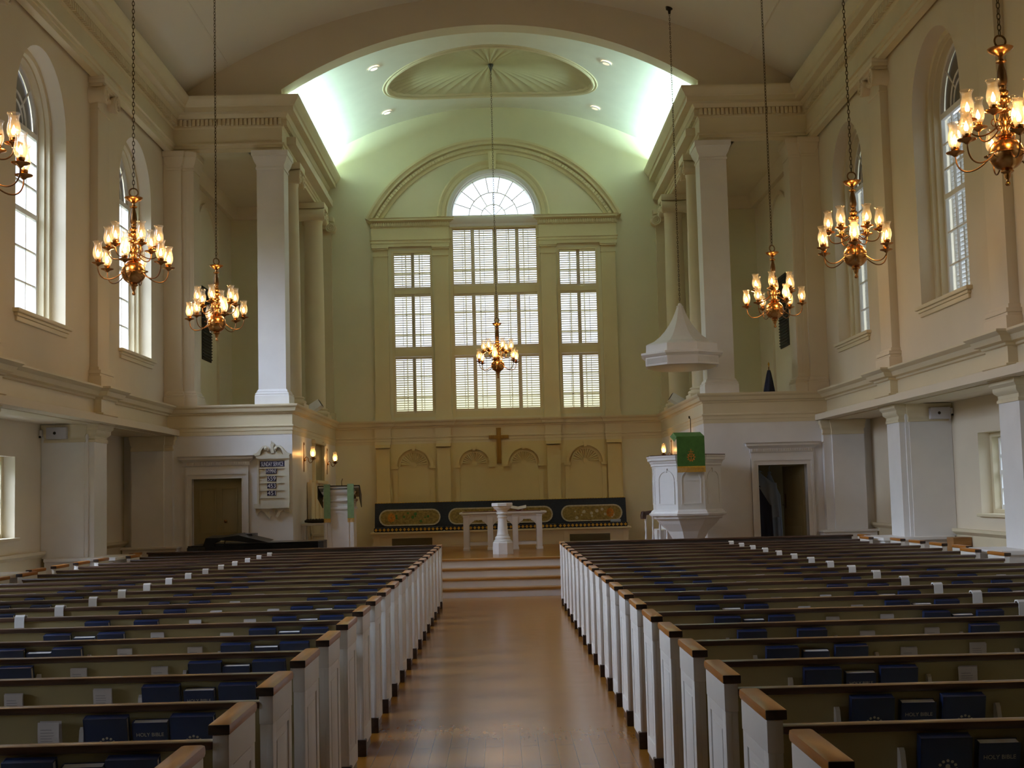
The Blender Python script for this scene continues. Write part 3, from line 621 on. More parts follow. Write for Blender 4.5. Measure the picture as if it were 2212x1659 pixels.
for s in (-1, 1):
    for y, lb in ((19.45, 'far'), (14.97, 'near')):
        ro = empty('aisle_pier', (s*6.2, y, 0), '', 'pier'); sd = 'left' if s < 0 else 'right'
        ro['label'] = ('square cream pier below the gallery on the %s, %s' % (sd, 'second from the chancel' if lb == 'far' else 'cut by the picture edge'))
        X = lambda a: s*(a) - s*6.2
        m = MB(); a, b = sorted((X(5.98), X(6.595))); m.box(a, b, -.34, .40, .94, 2.866); m.build('core', WHITE, ro, None)
        m = MB(); a, b = sorted((X(5.85), X(6.0))); m.box(a, b, -.28, .33, .94, 2.862); a, b = sorted((X(5.93), X(6.0))); m.box(a, b, -.32, .37, .94, 2.862); m.build('pilaster', WHITE, ro, None)
        m = MB(); a, b = sorted((X(5.85), X(5.99))); box_mould(m, a, b, -.28, .33, CAPP); a, b = sorted((X(5.97), X(6.55))); box_mould(m, a, b, -.34, .40, [(p*.5, z) for p, z in CAPP]); m.build('capital', TRIM, ro)
        m = MB(); a, b = sorted((X(5.52), X(6.51))); m.box(a, b, -.44, .5, 0, .90); a, b = sorted((X(5.48), X(6.51))); m.cbox(a, b, -.49, .55, .895, .945, .01); m.build('pedestal', WHITE, ro, None)
    ro = empty('corner_pier', (s*6.15, YF, 0), 'pale square corner pier beside the %s doorway' % ('left' if s < 0 else 'right'), 'pier')
    X = lambda a: s*a - s*6.15
    m = MB(); a, b = sorted((X(5.86), X(6.42))); m.box(a, b, -.2, -.002, .93, 2.868); a, b = sorted((X(5.72), X(5.86))); m.box(a, b, -.14, -.002, .93, 2.86); m.build('core', WHITE, ro, None)
    m = MB(); a, b = sorted((X(5.86), X(6.42))); box_mould(m, a, b, -.2, -.05, [(p*.4, z) for p, z in CAPP]); a, b = sorted((X(5.72), X(5.86))); box_mould(m, a, b, -.14, -.07, [(p*.7, z) for p, z in CAPP]); m.build('capital', TRIM, ro)
    m = MB(); a, b = sorted((X(5.62), X(6.56))); m.box(a, b, -.26, -.002, 0, .90); m.cbox(a-.03, b+.03, -.30, -.002, .90, .94, .01); m.build('pedestal', WHITE, ro, None)
# upper responds, square pillars and columns round the alcoves
PB = lambda h: [(-.02,h),(.06,h),(.06,h+.17),(.05,h+.18),(.055,h+.21),(.03,h+.23),(.03,h+.25),(.0,h+.29),(-.02,h+.29)]
PC = [(-.02,7.66),(.015,7.665),(.015,7.70),(.005,7.71),(.005,7.74),(.04,7.80),(.06,7.86),(.07,7.90),(.085,7.905),(.085,8.0),(-.02,8.0)]
for s in (-1, 1):
    sd = 'left' if s < 0 else 'right'
    ro = empty('square_pillar', (s*4.01, 23.74, 3.39), 'tall square white pillar on the %s chancel ledge' % sd, 'pillar')
    m = MB(); m.box(-.245, .245, -.245, .245, 0.05, 4.6); m.build('shaft', WHITE, ro, None)
    m = MB(); box_mould(m, -.245, .245, -.245, .245, [(p, z-3.39) for p, z in PB(3.385)]); m.build('base', WHITE, ro)
    m = MB(); box_mould(m, -.245, .245, -.245, .245, [(p, z-3.39) for p, z in PC]); m.build('capital', WHITE, ro)
    ro = empty('corner_pilaster', (s*5.7, 23.6, 3.39), 'fluted corner pilaster where the %s nave wall meets the alcove' % sd, 'pilaster')
    m = MB(); a, b = sorted((s*5.917-s*5.7, s*5.60-s*5.7)); a2, b2 = sorted((s*5.917-s*5.7, s*5.39-s*5.7)); m.box(a, b, -.20, .4, 0, 4.6); m.box(a2, b2, -.12, .36, 0, 4.6)
    for k in range(3): x = s*(5.42+.06*k)-s*5.7; m.box(x-.008, x+.008, -.128, -.11, .35, 4.2)
    m.build('shaft', PLASTER, ro, None)
    m = MB(); a, b = sorted((s*5.85-s*5.7, s*5.60-s*5.7)); a2, b2 = sorted((s*5.85-s*5.7, s*5.39-s*5.7)); box_mould(m, a, b, -.2, .4, [(p, z-3.39) for p, z in PB(3.385)]); box_mould(m, a2, b2, -.12, .36, [(p, z-3.39) for p, z in PB(3.385)]); m.build('base', PLASTER, ro)
    m = MB(); box_mould(m, a, b, -.2, .4, [(p*.8, z-3.39) for p, z in PC]); box_mould(m, a2, b2, -.12, .36, [(p*.8, z-3.39) for p, z in PC]); m.build('capital', PLASTER, ro)
    for y, lb in ((24.62, 'directly behind the square pillar'), (28.0, 'nearest the end wall')):
        ro = empty('ionic_column', (s*3.87, y, 3.39), 'smooth cream round column with scrolled capital, %s side, %s' % (sd, lb), 'column')
        m = MB(); m.lathe([(.215, .22), (.213, 1.4), (.205, 2.8), (.19, 4.2), (.20, 4.22), (.20, 4.26)], n=40); m.build('shaft', TRIM, ro, 50)
        m = MB(); m.cbox(-.30, .30, -.30, .30, -.005, .08, .008); m.lathe([(.29, .08), (.30, .11), (.29, .14), (.25, .15), (.245, .17), (.26, .185), (.262, .20), (.25, .215), (.22, .22)], n=40); m.build('base', TRIM, ro)
        m = MB(); m.lathe([(.19, 4.24), (.22, 4.30), (.25, 4.36), (.25, 4.40)], n=32)
        for t in (-1, 1): scroll(m, [(-.26, t*.235, 4.345), (.26, t*.235, 4.345)], .135, 1, [(0, t), (1, -t)])
        m.cbox(-.24, .24, -.24, .24, 4.40, 4.48, .01); m.cbox(-.28, .28, -.30, .30, 4.48, 4.61, .015); m.build('capital', TRIM, ro)
    ro = empty('end_pilaster', (s*3.87, YB, 3.39), 'flat pilaster with scrolled capital against the end wall, %s side' % sd, 'pilaster')
    m = MB(); m.box(-.22, .22, -.10, -.001, .2, 4.4); m.build('shaft', TRIM, ro, None)
    m = MB(); m.cbox(-.28, .28, -.16, -.001, -.005, .10, .006); m.cbox(-.26, .26, -.14, -.001, .10, .2, .012); m.build('base', TRIM, ro)
    m = MB()
    for t in (-1, 1): scroll(m, [(t*.21, -.001, 4.36), (t*.21, -.20, 4.36)], .12, 1, [(1, t)])
    m.cbox(-.2, .2, -.15, -.001, 4.34, 4.5, .01); m.cbox(-.28, .28, -.2, -.001, 4.5, 4.61, .015); m.build('capital', TRIM, ro)
# ---------------------------------------------------------------- door surrounds and doors
for s, k in ((-1, 1), (1, 2)):
    d0, d1 = DR[s]; sd = 'left' if s < 0 else 'right'; H = 2.10
    c = MB(); gy = lambda o: (lambda u, v, t: (u, YF-o-t, v))
    U = lambda a, h: [(d0-a, 0), (d0-a, h), (d1+a, h), (d1+a, 0)]
    def jamb(a0, a1, t):
        c.plate([(d0-a1, 0), (d0-a0, 0), (d0-a0, H+a0), (d1+a0, H+a0), (d1+a0, 0), (d1+a1, 0), (d1+a1, H+a1), (d0-a1, H+a1)], [], lambda u, v, w_: (u, YF-w_, v), t)
    jamb(0, .12, .03); jamb(.075, .12, .05); jamb(0, .02, .04)
    z = H+.12; x0, x1 = d0-.12, d1+.12
    c.box(x0, x1, YF-.03, YF, z, z+.10)
    c.sweep([(x0, YF), (x0, YF-.03), (x1, YF-.03), (x1, YF)], [(-.02, z+.10), (.02, z+.105), (.02, z+.17), (.05, z+.19), (.06, z+.20), (.09, z+.22), (.09, z+.25), (.12, z+.275), (-.02, z+.275)])
    for i in range(int((x1-x0)/.04)): c.box(x0+.005+i*.04, x0+.03+i*.04, YF-.075, YF-.03, z+.125, z+.165)
    root = c.build('door_%d' % k, WHITE); struct(root, '%s doorway with moulded surround and hooded cornice' % sd, 'door')
    lf = MB()
    if s < 0:
        lf.cbox(d0, d1, YF+.10, YF+.14, 0, H, .004)
        for (a, b, z0, z1) in ((.10, .40, 1.15, 1.95), (.47, .77, 1.15, 1.95), (.10, .40, .25, 1.0), (.47, .77, .25, 1.0)):
            lf.ring(rect(d0+a, d0+b, z0, z1), rect(d0+a+.03, d0+b-.03, z0+.03, z1-.03), lambda u, v, t: (u, YF+.085+t, v), .018)
        l = lf.build('door_leaf', OLIVE, root)
        MB().lathe([(0, 0), (.028, .01), (.03, .025), (.015, .04), (.012, .06), (.025, .065)], (0, 0, 0), 14).build('knob', BRASSD, l, loc=(d0+.56, YF+.06, 1.35)).rotation_euler = (-PI/2, 0, 0)
    else:
        lf.cbox(-.04, 0, 0, .78, 0, H-.02, .004); lf.cbox(-.046, .0, .1, .68, .25, 1.0, .004); lf.cbox(-.046, 0, .1, .68, 1.15, 1.9, .004)
        l = lf.build('door_leaf', OLIVE, root, loc=(d1-.01, YF+.16, 0)); l.rotation_euler = (0, 0, rad(14))
        h = MB(); h.box(-.052, -.044, .66, .70, 1.32, 1.58); h.tube([(-.05, .68, 1.38), (-.10, .68, 1.38), (-.10, .58, 1.38)], .011, 8); h.build('handle', BRASSD, l)
# robes hanging in the vestry behind the right doorway
def robe(x, y, z1, z0, wd, m_, name, label):
    b = MB()
    def fn(u, v):
        a = 2*PI*u; t = v; r = wd*min(1.0, .22+3.2*t if t < .2 else .86+.14*t); f = 1+.05*math.sin(9*a)*t
        return (x+r*math.cos(a)*f, y+(.05+.05*t)*math.sin(a)*(1+.5*math.sin(11*a)*t), z1-(z1-z0)*t-(.10*(1-abs(math.cos(a)))*0 if t else 0)-(.08*abs(math.cos(a)) if t < .25 else 0))
    b.grid(fn, 72, 24, cu=True); b.lathe([(0, .03), (.03, .02), (wd*.2, -.01)], (x, y, z1), 16); b.tube([(x, y, z1+.02), (x, y, z1+.10), (x+.02, y, z1+.125)], .006, 6)
    return tag(b.build(name, m_, smooth=60), label, 'robe')
robe(4.74, 24.25, 1.72, .35, .26, ROBEN, 'choir_robe', 'dark navy robe hanging just inside the right doorway')
robe(4.84, 24.62, 2.0, 1.15, .36, ROBEW, 'choir_surplice', 'short pale surplice hanging above the navy robe in the right doorway')
robe(5.12, 25.05, 1.98, .30, .22, ROBEW, 'choir_robe', 'long pale blue-white robe hanging deeper in the right doorway')
tag(MB().tube([(3.9, 24.6, 2.13), (5.9, 24.6, 2.13)], .014, 10).build('robe_rail', IRON), 'dark rail carrying the robes in the right doorway', 'rail')

# ================================================================ PEWS AND BOOKS
ORD = ['first','second','third','fourth','fifth','sixth','seventh','eighth','ninth','tenth','eleventh','twelfth','thirteenth','fourteenth','fifteenth','sixteenth','seventeenth','eighteenth','nineteenth','twentieth']
ROW0, PITCH, NROW = 3.70, 0.8632, 20
XR = 5.60
YP = lambda z: .012 + (.868-z)*.129      # reclined back: its rear face at height z
def make_pew(s, xr):
    """origin on the floor at the aisle corner; +y towards the chancel"""
    ro = empty('pew'); X = lambda a: s*(a-.92)
    def bx(m, a, b, y0, y1, z0, z1, c=.004): p, q = sorted((X(a), X(b))); m.cbox(p, q, y0, y1, z0, z1, c)
    for x0, far in ((.92, False), (xr-.047, True)):
        e = MB(); bx(e, x0, x0+.047, 0, .47, .055, .912)
        for y0, y1, z0, z1 in ((-.002, .075, .057, .80), (.395, .472, .057, .80), (.07, .40, .059, .17), (.07, .40, .75, .798)):
            bx(e, x0-.006, x0+.02, y0, y1, z0, z1, .003) if not far else bx(e, x0+.02, x0+.053, y0, y1, z0, z1, .003)
        if not far: bx(e, x0-.0045, x0+.02, .115, .355, .215, .715, .006)
        bx(e, x0-.008, x0+.0485, -.005, .475, .80, .912, .004)
        e.build('pew_end', PEWW, ro)
        c = MB(); c.cur = 0; p, q = sorted((X(x0-.015), X(x0+.062)))
        c.cbox(p, q, -.018, .482, .912, .950, .012); c.cur = 1; c.cbox(p+.002, q-.002, -.021, -.012, .914, .948, .004)
        c.build('armrest_cap', [CAPW, ENDG], ro)
        f = MB(); bx(f, x0-.02, x0+.04, -.012, .05, 0, .11, .006); bx(f, x0-.0, x0+.045, .05, .46, 0, .056, .003); f.build('foot', ENDG, ro)
    m = MB(); p, q = sorted((X(.967), X(xr-.047)))
    m.add([(p,YP(.30),.30),(q,YP(.30),.30),(q,YP(.30)+.02,.30),(p,YP(.30)+.02,.30),(p,YP(.868),.868),(q,YP(.868),.868),(q,YP(.868)+.02,.868),(p,YP(.868)+.02,.868)], [(0,3,2,1),(4,5,6,7),(0,1,5,4),(1,2,6,5),(2,3,7,6),(3,0,4,7)])
    m.box(p, q, YP(.33)-.008, YP(.33)+.004, .30, .36)
    m.build('back_panel', PEWB, ro, None)
    m = MB(); m.cbox(p, q, -.012, .055, .862, .892, .011); m.build('top_rail', RAILW, ro)
    m = MB(); m.cbox(p, q, .088, .45, .42, .45, .008); m.build('seat', PEWW, ro)
    r = MB()
    for a, b in RACKS: 
        if b < xr-.05: bx(r, a, b, -.04, YP(.622), .607, .622, .003); bx(r, a, b, -.044, -.0325, .607, .69, .003)
    r.build('book_rack', PEWW, ro)
    for a, b in RACKS:
        if b > xr-.05: continue
        for x in (a, b-.018):
            k = MB(); p2, q2 = sorted((X(x), X(x+.018)))
            k.prism([(p2, YP(.60), .60), (p2, YP(.805), .805), (p2, YP(.805)-.018, .808), (p2, YP(.805)-.03, .795), (p2, -.024, .73), (p2, -.046, .68), (p2, -.046, .60)], (q2-p2, 0, 0)); k.build('rack_bracket', PEWW, ro, None)
    k = MB(); p2, q2 = sorted((X(3.46), X(3.53)))
    pts = [(-.016,.70),(-.020,.86),(-.014,.898),(.01,.912),(.05,.908),(.064,.885),(.064,.80),(.058,.80),(.058,.88),(.045,.899),(.012,.902),(-.006,.89),(-.011,.86),(-.008,.70)]
    k.prism([(p2, y, z) for y, z in pts], (q2-p2, 0, 0)); k.build('rail_strap', WHITE, ro)
    return ro
RACKS = [(1.36, 2.03), (2.77, 3.40), (3.84, 4.46)]
RACKS_L = [(1.10, 1.69), (2.45, 3.06), (3.80, 4.42)]
GRP = {-1: 'pews on the left of the aisle', 1: 'pews on the right of the aisle'}
SIDE = {-1: 'left', 1: 'right'}
for s in (-1, 1):
    if s < 0: RK = RACKS; RACKS = RACKS_L
    proto = make_pew(s, XR); proto2 = make_pew(s, 5.40)
    if s < 0: RACKS = RK
    seen_ = set()
    for n in range(NROW):
        yy = ROW0+PITCH*n; pr = proto2 if any(p-.98 < yy < p+.62 for p in PY[:2]) else proto
        o = copy_tree(pr) if pr.name in seen_ else pr
        seen_.add(pr.name)
        o.location = (s*.92, ROW0+PITCH*n, 0)
        tag(o, 'cream pew with dark top rail, %s block, %s row from the camera' % (SIDE[s], ORD[n]), 'pew', GRP[s])
    # dark screen in front of the first pews
    ro = empty('pew_screen', (s*.95, 20.95, 0), 'dark stained front screen before the %s block of pews' % SIDE[s], 'screen')
    m = MB(); p, q = sorted((0, s*4.6)); m.box(p, q, 0, .045, .04, .90)
    for k in range(6): a = p+.12+k*(q-p-.12)/6; m.ring(rect(a, a+.62, .2, .82), rect(a+.04, a+.58, .24, .78), lambda u, v, t: (u, -.012+t, v), .02)
    m.build('panel', SCREEN, ro, None)
    MB().cbox(p-.02, q+.02, -.03, .09, .90, .93, .01).build('top_rail', RAILW, ro)
# the things in the racks
def emblem(size):
    m = MB(); n = 12
    for k in range(n):
        a = 2*PI*k/n; m.lathe([(.0055, 0), (.0055, .0012), (0, .0012)], (.030*math.cos(a)*1.0, .030*math.sin(a), 0), 6)
    for dx, dz, rr in ((0, .010, .008), (-.009, -.002, .007), (.009, -.002, .007)): m.lathe([(rr, 0), (rr, .0012), (0, .0012)], (dx, dz, 0), 10)
    m.box(-.0045, .0045, -.02, .006, 0, .0012); m.box(-.013, .013, -.022, -.017, 0, .0012)
    m.v = [(x, -z, y) for x, y, z in m.v]
    return m
def make_hymnal():
    ro = empty('hymnal'); W, H, D = .174, .228, .046
    c = MB(); c.cbox(-W/2, W/2, -D, -D+.004, 0, H, .0015); c.cbox(-W/2, W/2, -.004, 0, 0, H, .0015); c.cbox(-W/2, -W/2+.006, -D, 0, 0, H, .0018)
    c.cbox(-W/2+.004, W/2-.001, -D+.002, -.002, H-.0075, H-.001, .002); c.build('cover', NAVY, ro)
    MB().box(-W/2+.004, W/2-.006, -D+.004, -.004, .006, H-.008).build('pages', PAGES, ro, None)
    e = emblem(1); b = e.build('emblem', FOIL, ro, None, loc=(0.005, -D-.0002, .118)); return ro
def make_bible():
    ro = empty('bible'); W, H, D = .142, .205, .042
    c = MB(); c.cbox(-W/2, W/2, -D, -D+.003, 0, H, .0012); c.cbox(-W/2, W/2, -.003, 0, 0, H, .0012); c.cbox(-W/2, -W/2+.005, -D, 0, 0, H, .0015); c.build('cover', NAVY, ro)
    MB().box(-W/2+.004, W/2-.004, -D+.003, -.003, .004, H-.003).build('pages', PAGES, ro, None)
    vs, fs = text_mesh('HOLY BIBLE', .021, .0004); m = MB(); m.add([(x, -D-.0004-z, .155+y) for x, y, z in vs], fs); m.build('cover_title', FOIL, ro, None); return ro
def make_card(kind):
    ro = empty('pew_card'); W, H = .088, .150
    m = MB(); bend = .012 if kind else .004
    m.grid(lambda u, v: (W*(u-.5), -.012-bend*math.sin(PI*v)-.004*u, H*v), 6, 8); n = len(m.v)
    m.grid(lambda u, v: (W*(u-.5)+.006*kind, -.004-bend*.4*math.sin(PI*v), H*v*1.02), 6, 8); m.build('card', PAPER, ro, None)
    m = MB()
    for i in range(9): z = H*(.2+.075*i); y = -.0135-bend*math.sin(PI*z/H); m.box(-W*.36, W*(.36-.1*(i % 3)), y-.0012, y, z, z+.0032)
    m.build('print_lines', INK, ro, None); return ro
protoH, protoB, protoC, protoC2 = make_hymnal(), make_bible(), make_card(0), make_card(1)
used = {}
def put(proto, name, X, n, z, label, cat, group, lean=0.0, rz=0.0, detail=True, dy=0.0):
    y = ROW0+PITCH*n
    px, py = project(X, y-.05, z+.12)
    if not (-130 < px < 2340 and py < 1800): return
    if proto not in used: used[proto] = 1; o = proto
    else: o = copy_tree(proto)
    for ch in list(o.children):
        if not detail and ch.name.split('.')[0] in ('emblem', 'cover_title', 'print_lines') and o is not proto: bpy.data.objects.remove(ch)
    o.location = (X, y+dy, z); o.rotation_euler = (lean, 0, rz)
    tag(o, label, cat, group)
POS = {1: dict(h=[(1.505, 'aisle rack, aisle side'), (1.87, 'aisle rack, far side'), (2.90, 'middle rack, aisle side'), (3.255, 'middle rack, far side'), (3.97, 'wall-side rack, aisle side'), (4.325, 'wall-side rack, far side')],
               b=[(1.687, 'aisle'), (3.077, 'middle'), (4.147, 'wall-side')], c=[(2.20, 'first from the aisle'), (2.585, 'second from the aisle'), (4.68, 'third from the aisle'), (5.05, 'fourth from the aisle')]),
       -1: dict(h=[(1.225, 'aisle rack, aisle side'), (1.572, 'aisle rack, far side'), (2.57, 'middle rack, aisle side'), (2.92, 'middle rack, far side'), (3.93, 'wall-side rack, aisle side'), (4.285, 'wall-side rack, far side')],
               b=[(1.398, 'aisle'), (2.745, 'middle'), (4.108, 'wall-side')], c=[(1.83, 'first from the aisle'), (2.25, 'second from the aisle'), (4.62, 'third from the aisle'), (5.0, 'fourth from the aisle')])}
rnd = random.Random(3)
# nearest rows first, so the prototypes sit in view
for n in range(NROW):
    det = n <= 7
    for s in (-1, 1):
        for x, w_ in POS[s]['h']:
            if n in (13, 16) and rnd.random() < .3: continue
            put(protoH, 'hymnal', s*(x+rnd.uniform(-.007, .007)), n, .6355, 'navy hymnal in the %s, %s pew, %s row from the camera' % (w_, SIDE[s], ORD[n]), 'hymnal', 'navy hymnals in the pew racks', rad(13.2+rnd.uniform(-.8, .8)), rad(rnd.uniform(-1, 1)), det, .033)
        for x, w_ in POS[s]['b']:
            if (n == 5 and s > 0) or rnd.random() < .12: continue
            put(protoB, 'bible', s*(x+rnd.uniform(-.003, .003)), n, .6355, 'short white-edged bible in the %s rack, %s pew, %s row from the camera' % (w_, SIDE[s], ORD[n]), 'bible', 'bibles in the pew racks', rad(12.5+rnd.uniform(-1, 1)), rad(rnd.uniform(-1, 1)), det, .033)
        for x, w_ in POS[s]['c']:
            if n <= 1: continue
            if n == 2 and x in (2.585, 2.25, 2.20): continue
            c2 = rnd.random() < .3
            put(protoC2 if c2 else protoC, 'pew_card', s*(x+rnd.uniform(-.03, .03)), n, .688+rnd.uniform(-.010, .008), '%s paper card, %s, in %s pew, %s row from the camera' % ('bent white' if c2 else 'white', w_, SIDE[s], ORD[n]), 'card', 'paper cards on the pew backs', rad(8.6+rnd.uniform(-.6, 2)), rad(rnd.uniform(-3, 3)), det, .026)
fd = MB().cbox(-.07, .07, -.014, -.004, 0, .20, .002).build('paper_folder', YELLOW, loc=(2.20, ROW0+PITCH-.002+PITCH, .665)); fd.location.y = ROW0+PITCH*1+.031; fd.location.x = 2.17
fd.rotation_euler = (rad(9), 0, rad(2)); tag(fd, 'bright yellow paper folder in a right-hand pew rack at the picture edge', 'folder')

# ================================================================ LAMPS
def hurricane(mb, c, h=.205):
    prof = [(.026, 0), (.040, .012), (.052, .045), (.055, .075), (.049, .115), (.040, .150), (.040, .172), (.047, .192), (.056, .205)]
    k = h/.205; inner = [(r-.003, z) for r, z in prof[::-1]]
    mb.lathe([(r*k, z*k) for r, z in prof + inner], c, 20, cap=False)
def flame(mb, c, k=1.0): mb.lathe([(0, 0), (.012, .004), (.019, .022), (.017, .040), (.009, .062), (.003, .078), (0, .084)], c, 12)
def make_chandelier(zceil):
    ro = empty('chandelier')
    b = MB(); r = .1365
    b.lathe([(0, -.265), (.014, -.262), (.022, -.245), (.013, -.225), (.016, -.205), (.024, -.19), (.028, -.165), (.05, -.150), (.052, -.14), (.040, -.132)] + [(r*math.sin(a), -r*math.cos(a)) for a in [rad(18+ (144*i/22)) for i in range(23)]] + [(.046, .135), (.075, .140), (.078, .155), (.055, .165)], n=32)
    b.tube([(r*1.005*math.cos(2*PI*i/32), r*1.005*math.sin(2*PI*i/32), 0) for i in range(32)], .005, 6, True); b.build('globe', BRASS, ro, 40)
    v = MB(); v.lathe([(.045, .16), (.030, .19), (.042, .22), (.050, .25), (.050, .28), (.038, .31), (.034, .33), (.056, .345), (.058, .36), (.036, .375), (.034, .40), (.060, .425), (.062, .445), (.040, .462), (.034, .475), (.048, .495), (.046, .51), (.028, .525), (.034, .545), (.030, .56)], n=28); v.build('stem', BRASS, ro, 50)
    v = MB(); v.lathe([(.030, .56), (.040, .585), (.041, .62), (.034, .68), (.022, .73), (.018, .745)], n=24); v.build('spindle', BRASSD, ro, 50)
    v = MB(); v.lathe([(.018, .742), (.042, .752), (.044, .765), (.020, .778), (.018, .80), (.045, .82), (.075, .835), (.100, .858), (.104, .868), (.098, .870), (.06, .85), (.02, .845), (.014, .87), (.016, .885), (0, .888)], n=28); v.build('dish', BRASS, ro, 50)
    v = MB(); v.tube([(.048*math.cos(2*PI*i/28), 0, .928+.048*math.sin(2*PI*i/28)) for i in range(28)], .0085, 8, True); v.build('ring', BRASSD, ro)
    c = MB(); z = .978; i = 0; P = .046
    while z < zceil-.12:
        pts = []
        for j in range(10):
            a = 2*PI*j/10; u = .0135*math.cos(a); w_ = .030*math.sin(a); pts.append((u if i % 2 else 0, 0 if i % 2 else u, z+w_+.02))
        c.tube(pts, .0042, 5, True); z += P; i += 1
    c.build('chain', CHAINM, ro, 60)
    c = MB(); c.lathe([(0, z-.03), (.012, z-.03), (.016, z), (.03, z+.05), (.055, zceil-.02), (.058, zceil+.01), (0, zceil+.01)], n=20); c.build('ceiling_cap', IRON, ro, 50)
    def arm(a0, R, zp, z_in, r_in, dip):
        a = MB(); pts = []
        P0, P1, P2, P3 = (r_in, z_in), (r_in+(R-r_in)*.45, zp-dip), (R+.01, zp-dip*.92), (R, zp-.012)
        for i in range(17):
            t = i/16; x = (1-t)**3*P0[0]+3*(1-t)**2*t*P1[0]+3*(1-t)*t*t*P2[0]+t**3*P3[0]; q = (1-t)**3*P0[1]+3*(1-t)**2*t*P1[1]+3*(1-t)*t*t*P2[1]+t**3*P3[1]
            pts.append((x, 0, q))
        a.cur = 1; a.tube(pts, .0066, 8)
        if r_in < .1: a.tube([(r_in+.03+.03*math.cos(t), 0, z_in+.02+.03*math.sin(t)) for t in [PI*1.3*i/10-PI*.5 for i in range(11)]], .0045, 6)
        a.cur = 0; a.lathe([(.012, -.03), (.03, -.014), (.070, .0), (.074, .008), (.068, .008), (.022, .004), (.020, .018), (.030, .024), (.034, .030), (.034, .048), (.0, .048)], (R, 0, zp), 22)
        ao = a.build('arm', [BRASS, BRASSD], ro, 45); ao.rotation_euler = (0, 0, a0)
        h = MB(); hurricane(h, (R, 0, zp+.046)); h.build('glass_shade', SHADE, ao, 60)
        f = MB(); f.lathe([(.009, 0), (.009, .03), (0, .03)], (R, 0, zp+.046), 10); f.build('candle', WHITE, ao)
        f = MB(); flame(f, (R, 0, zp+.075)); f.build('bulb', BULB, ao, 60)
    for k in range(6): arm(2*PI*k/6+.26, .405, .075, -.01, .13, .22)
    for k in range(6): arm(2*PI*k/6+.26+PI/6, .285, .285, .24, .045, .17)
    # the light its twelve bulbs give
    for k in range(3):
        a = 2*PI*k/3+.26; lamp('bulb_light', 'POINT', (.33*math.cos(a), .33*math.sin(a), .24), BULB_W*4, (1.0, .56, .20), ro, .05)
    return ro
CH = [(-4.11, 10.40, 'left wall, cut by the left picture edge', .55), (-4.11, 14.95, 'left side, middle of the three on the left', .3), (-4.13, 19.45, 'left side, nearest the chancel', .75),
      (4.16, 10.40, 'right side, cut by the right picture edge', .15), (4.16, 14.95, 'right side, middle of the three on the right', 0.0), (4.16, 19.45, 'right side, nearest the chancel', .5)]
ZG = 4.33
pc = None
for x, y, lb, rz in CH:
    o = make_chandelier(zc(4.14)-ZG) if pc is None else copy_tree(pc)
    pc = pc or o; o.location = (x, y, ZG); o.rotation_euler = (0, 0, rz)
    tag(o, 'brass twelve-light chandelier on a long chain, %s' % lb, 'chandelier', 'brass chandeliers over the pews')
o = make_chandelier(zv(0)+.145-ZG); o.location = (.02, OC-.03, ZG); o.rotation_euler = (0, 0, .12)
tag(o, 'brass chandelier hanging from the oval medallion in front of the great window', 'chandelier')
def make_sconce():
    """against a wall whose face is x=0, lamp towards +x"""
    ro = empty('wall_sconce'); b = MB()
    b.prism([(0, -.018, -.25), (0, .018, -.25), (0, .03, -.12), (0, .045, 0), (0, .02, .10), (0, .012, .26), (0, -.012, .26), (0, -.02, .10), (0, -.045, 0), (0, -.03, -.12)], (.012, 0, 0))
    b.lathe([(0, -.01), (.012, 0), (.016, .02), (.008, .04), (0, .06)], (.008, 0, .25), 10); b.lathe([(0, .0), (.03, .02), (.02, .05), (0, .06)], (.02, 0, -.06), 12); b.build('back_plate', BRASSD, ro)
    a = MB(); a.tube([(.01, 0, -.02), (.05, 0, .03), (.085, 0, .0), (.09, 0, -.05), (.12, 0, -.09), (.16, 0, -.07), (.175, 0, -.02)], .0075, 8)
    a.lathe([(.01, -.03), (.03, -.015), (.058, 0), (.062, .008), (.02, .006), (.03, .02), (.033, .04), (0, .04)], (.175, 0, -.01), 18); ao = a.build('arm', BRASSD, ro)
    h = MB(); hurricane(h, (.175, 0, .028), .19); h.build('glass_shade', SHADE, ao, 60); f = MB(); flame(f, (.175, 0, .045)); f.build('bulb', BULB, ao, 60)
    lamp('bulb_light', 'POINT', (.175, 0, .085), BULB_W*5, (1.0, .50, .14), ro, .03); return ro
ps = make_sconce()
for i, (s, y, lb) in enumerate(((-1, 24.64, 'left chancel wall, nearer the camera'), (-1, 27.93, 'left chancel wall, nearer the end wall'), (1, 27.75, 'right chancel wall, seen over the pulpit rim'), (1, 24.85, 'right chancel wall, behind the green pulpit cloth'))):
    o = ps if i == 0 else copy_tree(ps); o.location = (s*3.64, y, 2.46); o.rotation_euler = (0, 0, 0 if s < 0 else PI)
    tag(o, 'brass wall sconce with glass chimney, %s' % lb, 'sconce', 'sconces on the chancel walls')
dl = None
for x, y, lb in ((-2.28, 25.33, 'front left'), (-2.28, 28.33, 'back left'), (2.30, 25.3, 'front right'), (2.30, 28.33, 'back right')):
    if dl is None:
        dl = empty('recessed_downlight'); m = MB(); m.lathe([(.10, -.012), (.105, 0), (.085, .0), (.075, -.012)], n=28); m.build('trim_ring', WHITE, dl, 40)
        m = MB(); m.lathe([(.082, -.002), (0, -.004)], n=24); m.build('lens', DOWNL, dl); o = dl
        lamp('downlight_beam', 'SPOT', (0, 0, -.03), SPOT_W, (1.0, .8, .55), dl, .05, spot=1.5)
    else: o = copy_tree(dl)
    o.location = (x-.02*x/7.3, y, zv(x)-.022); o.rotation_euler = (0, math.asin(x/7.3), 0)
    tag(o, 'small round recessed downlight in the chancel vault, %s' % lb, 'downlight', 'downlights in the chancel vault')

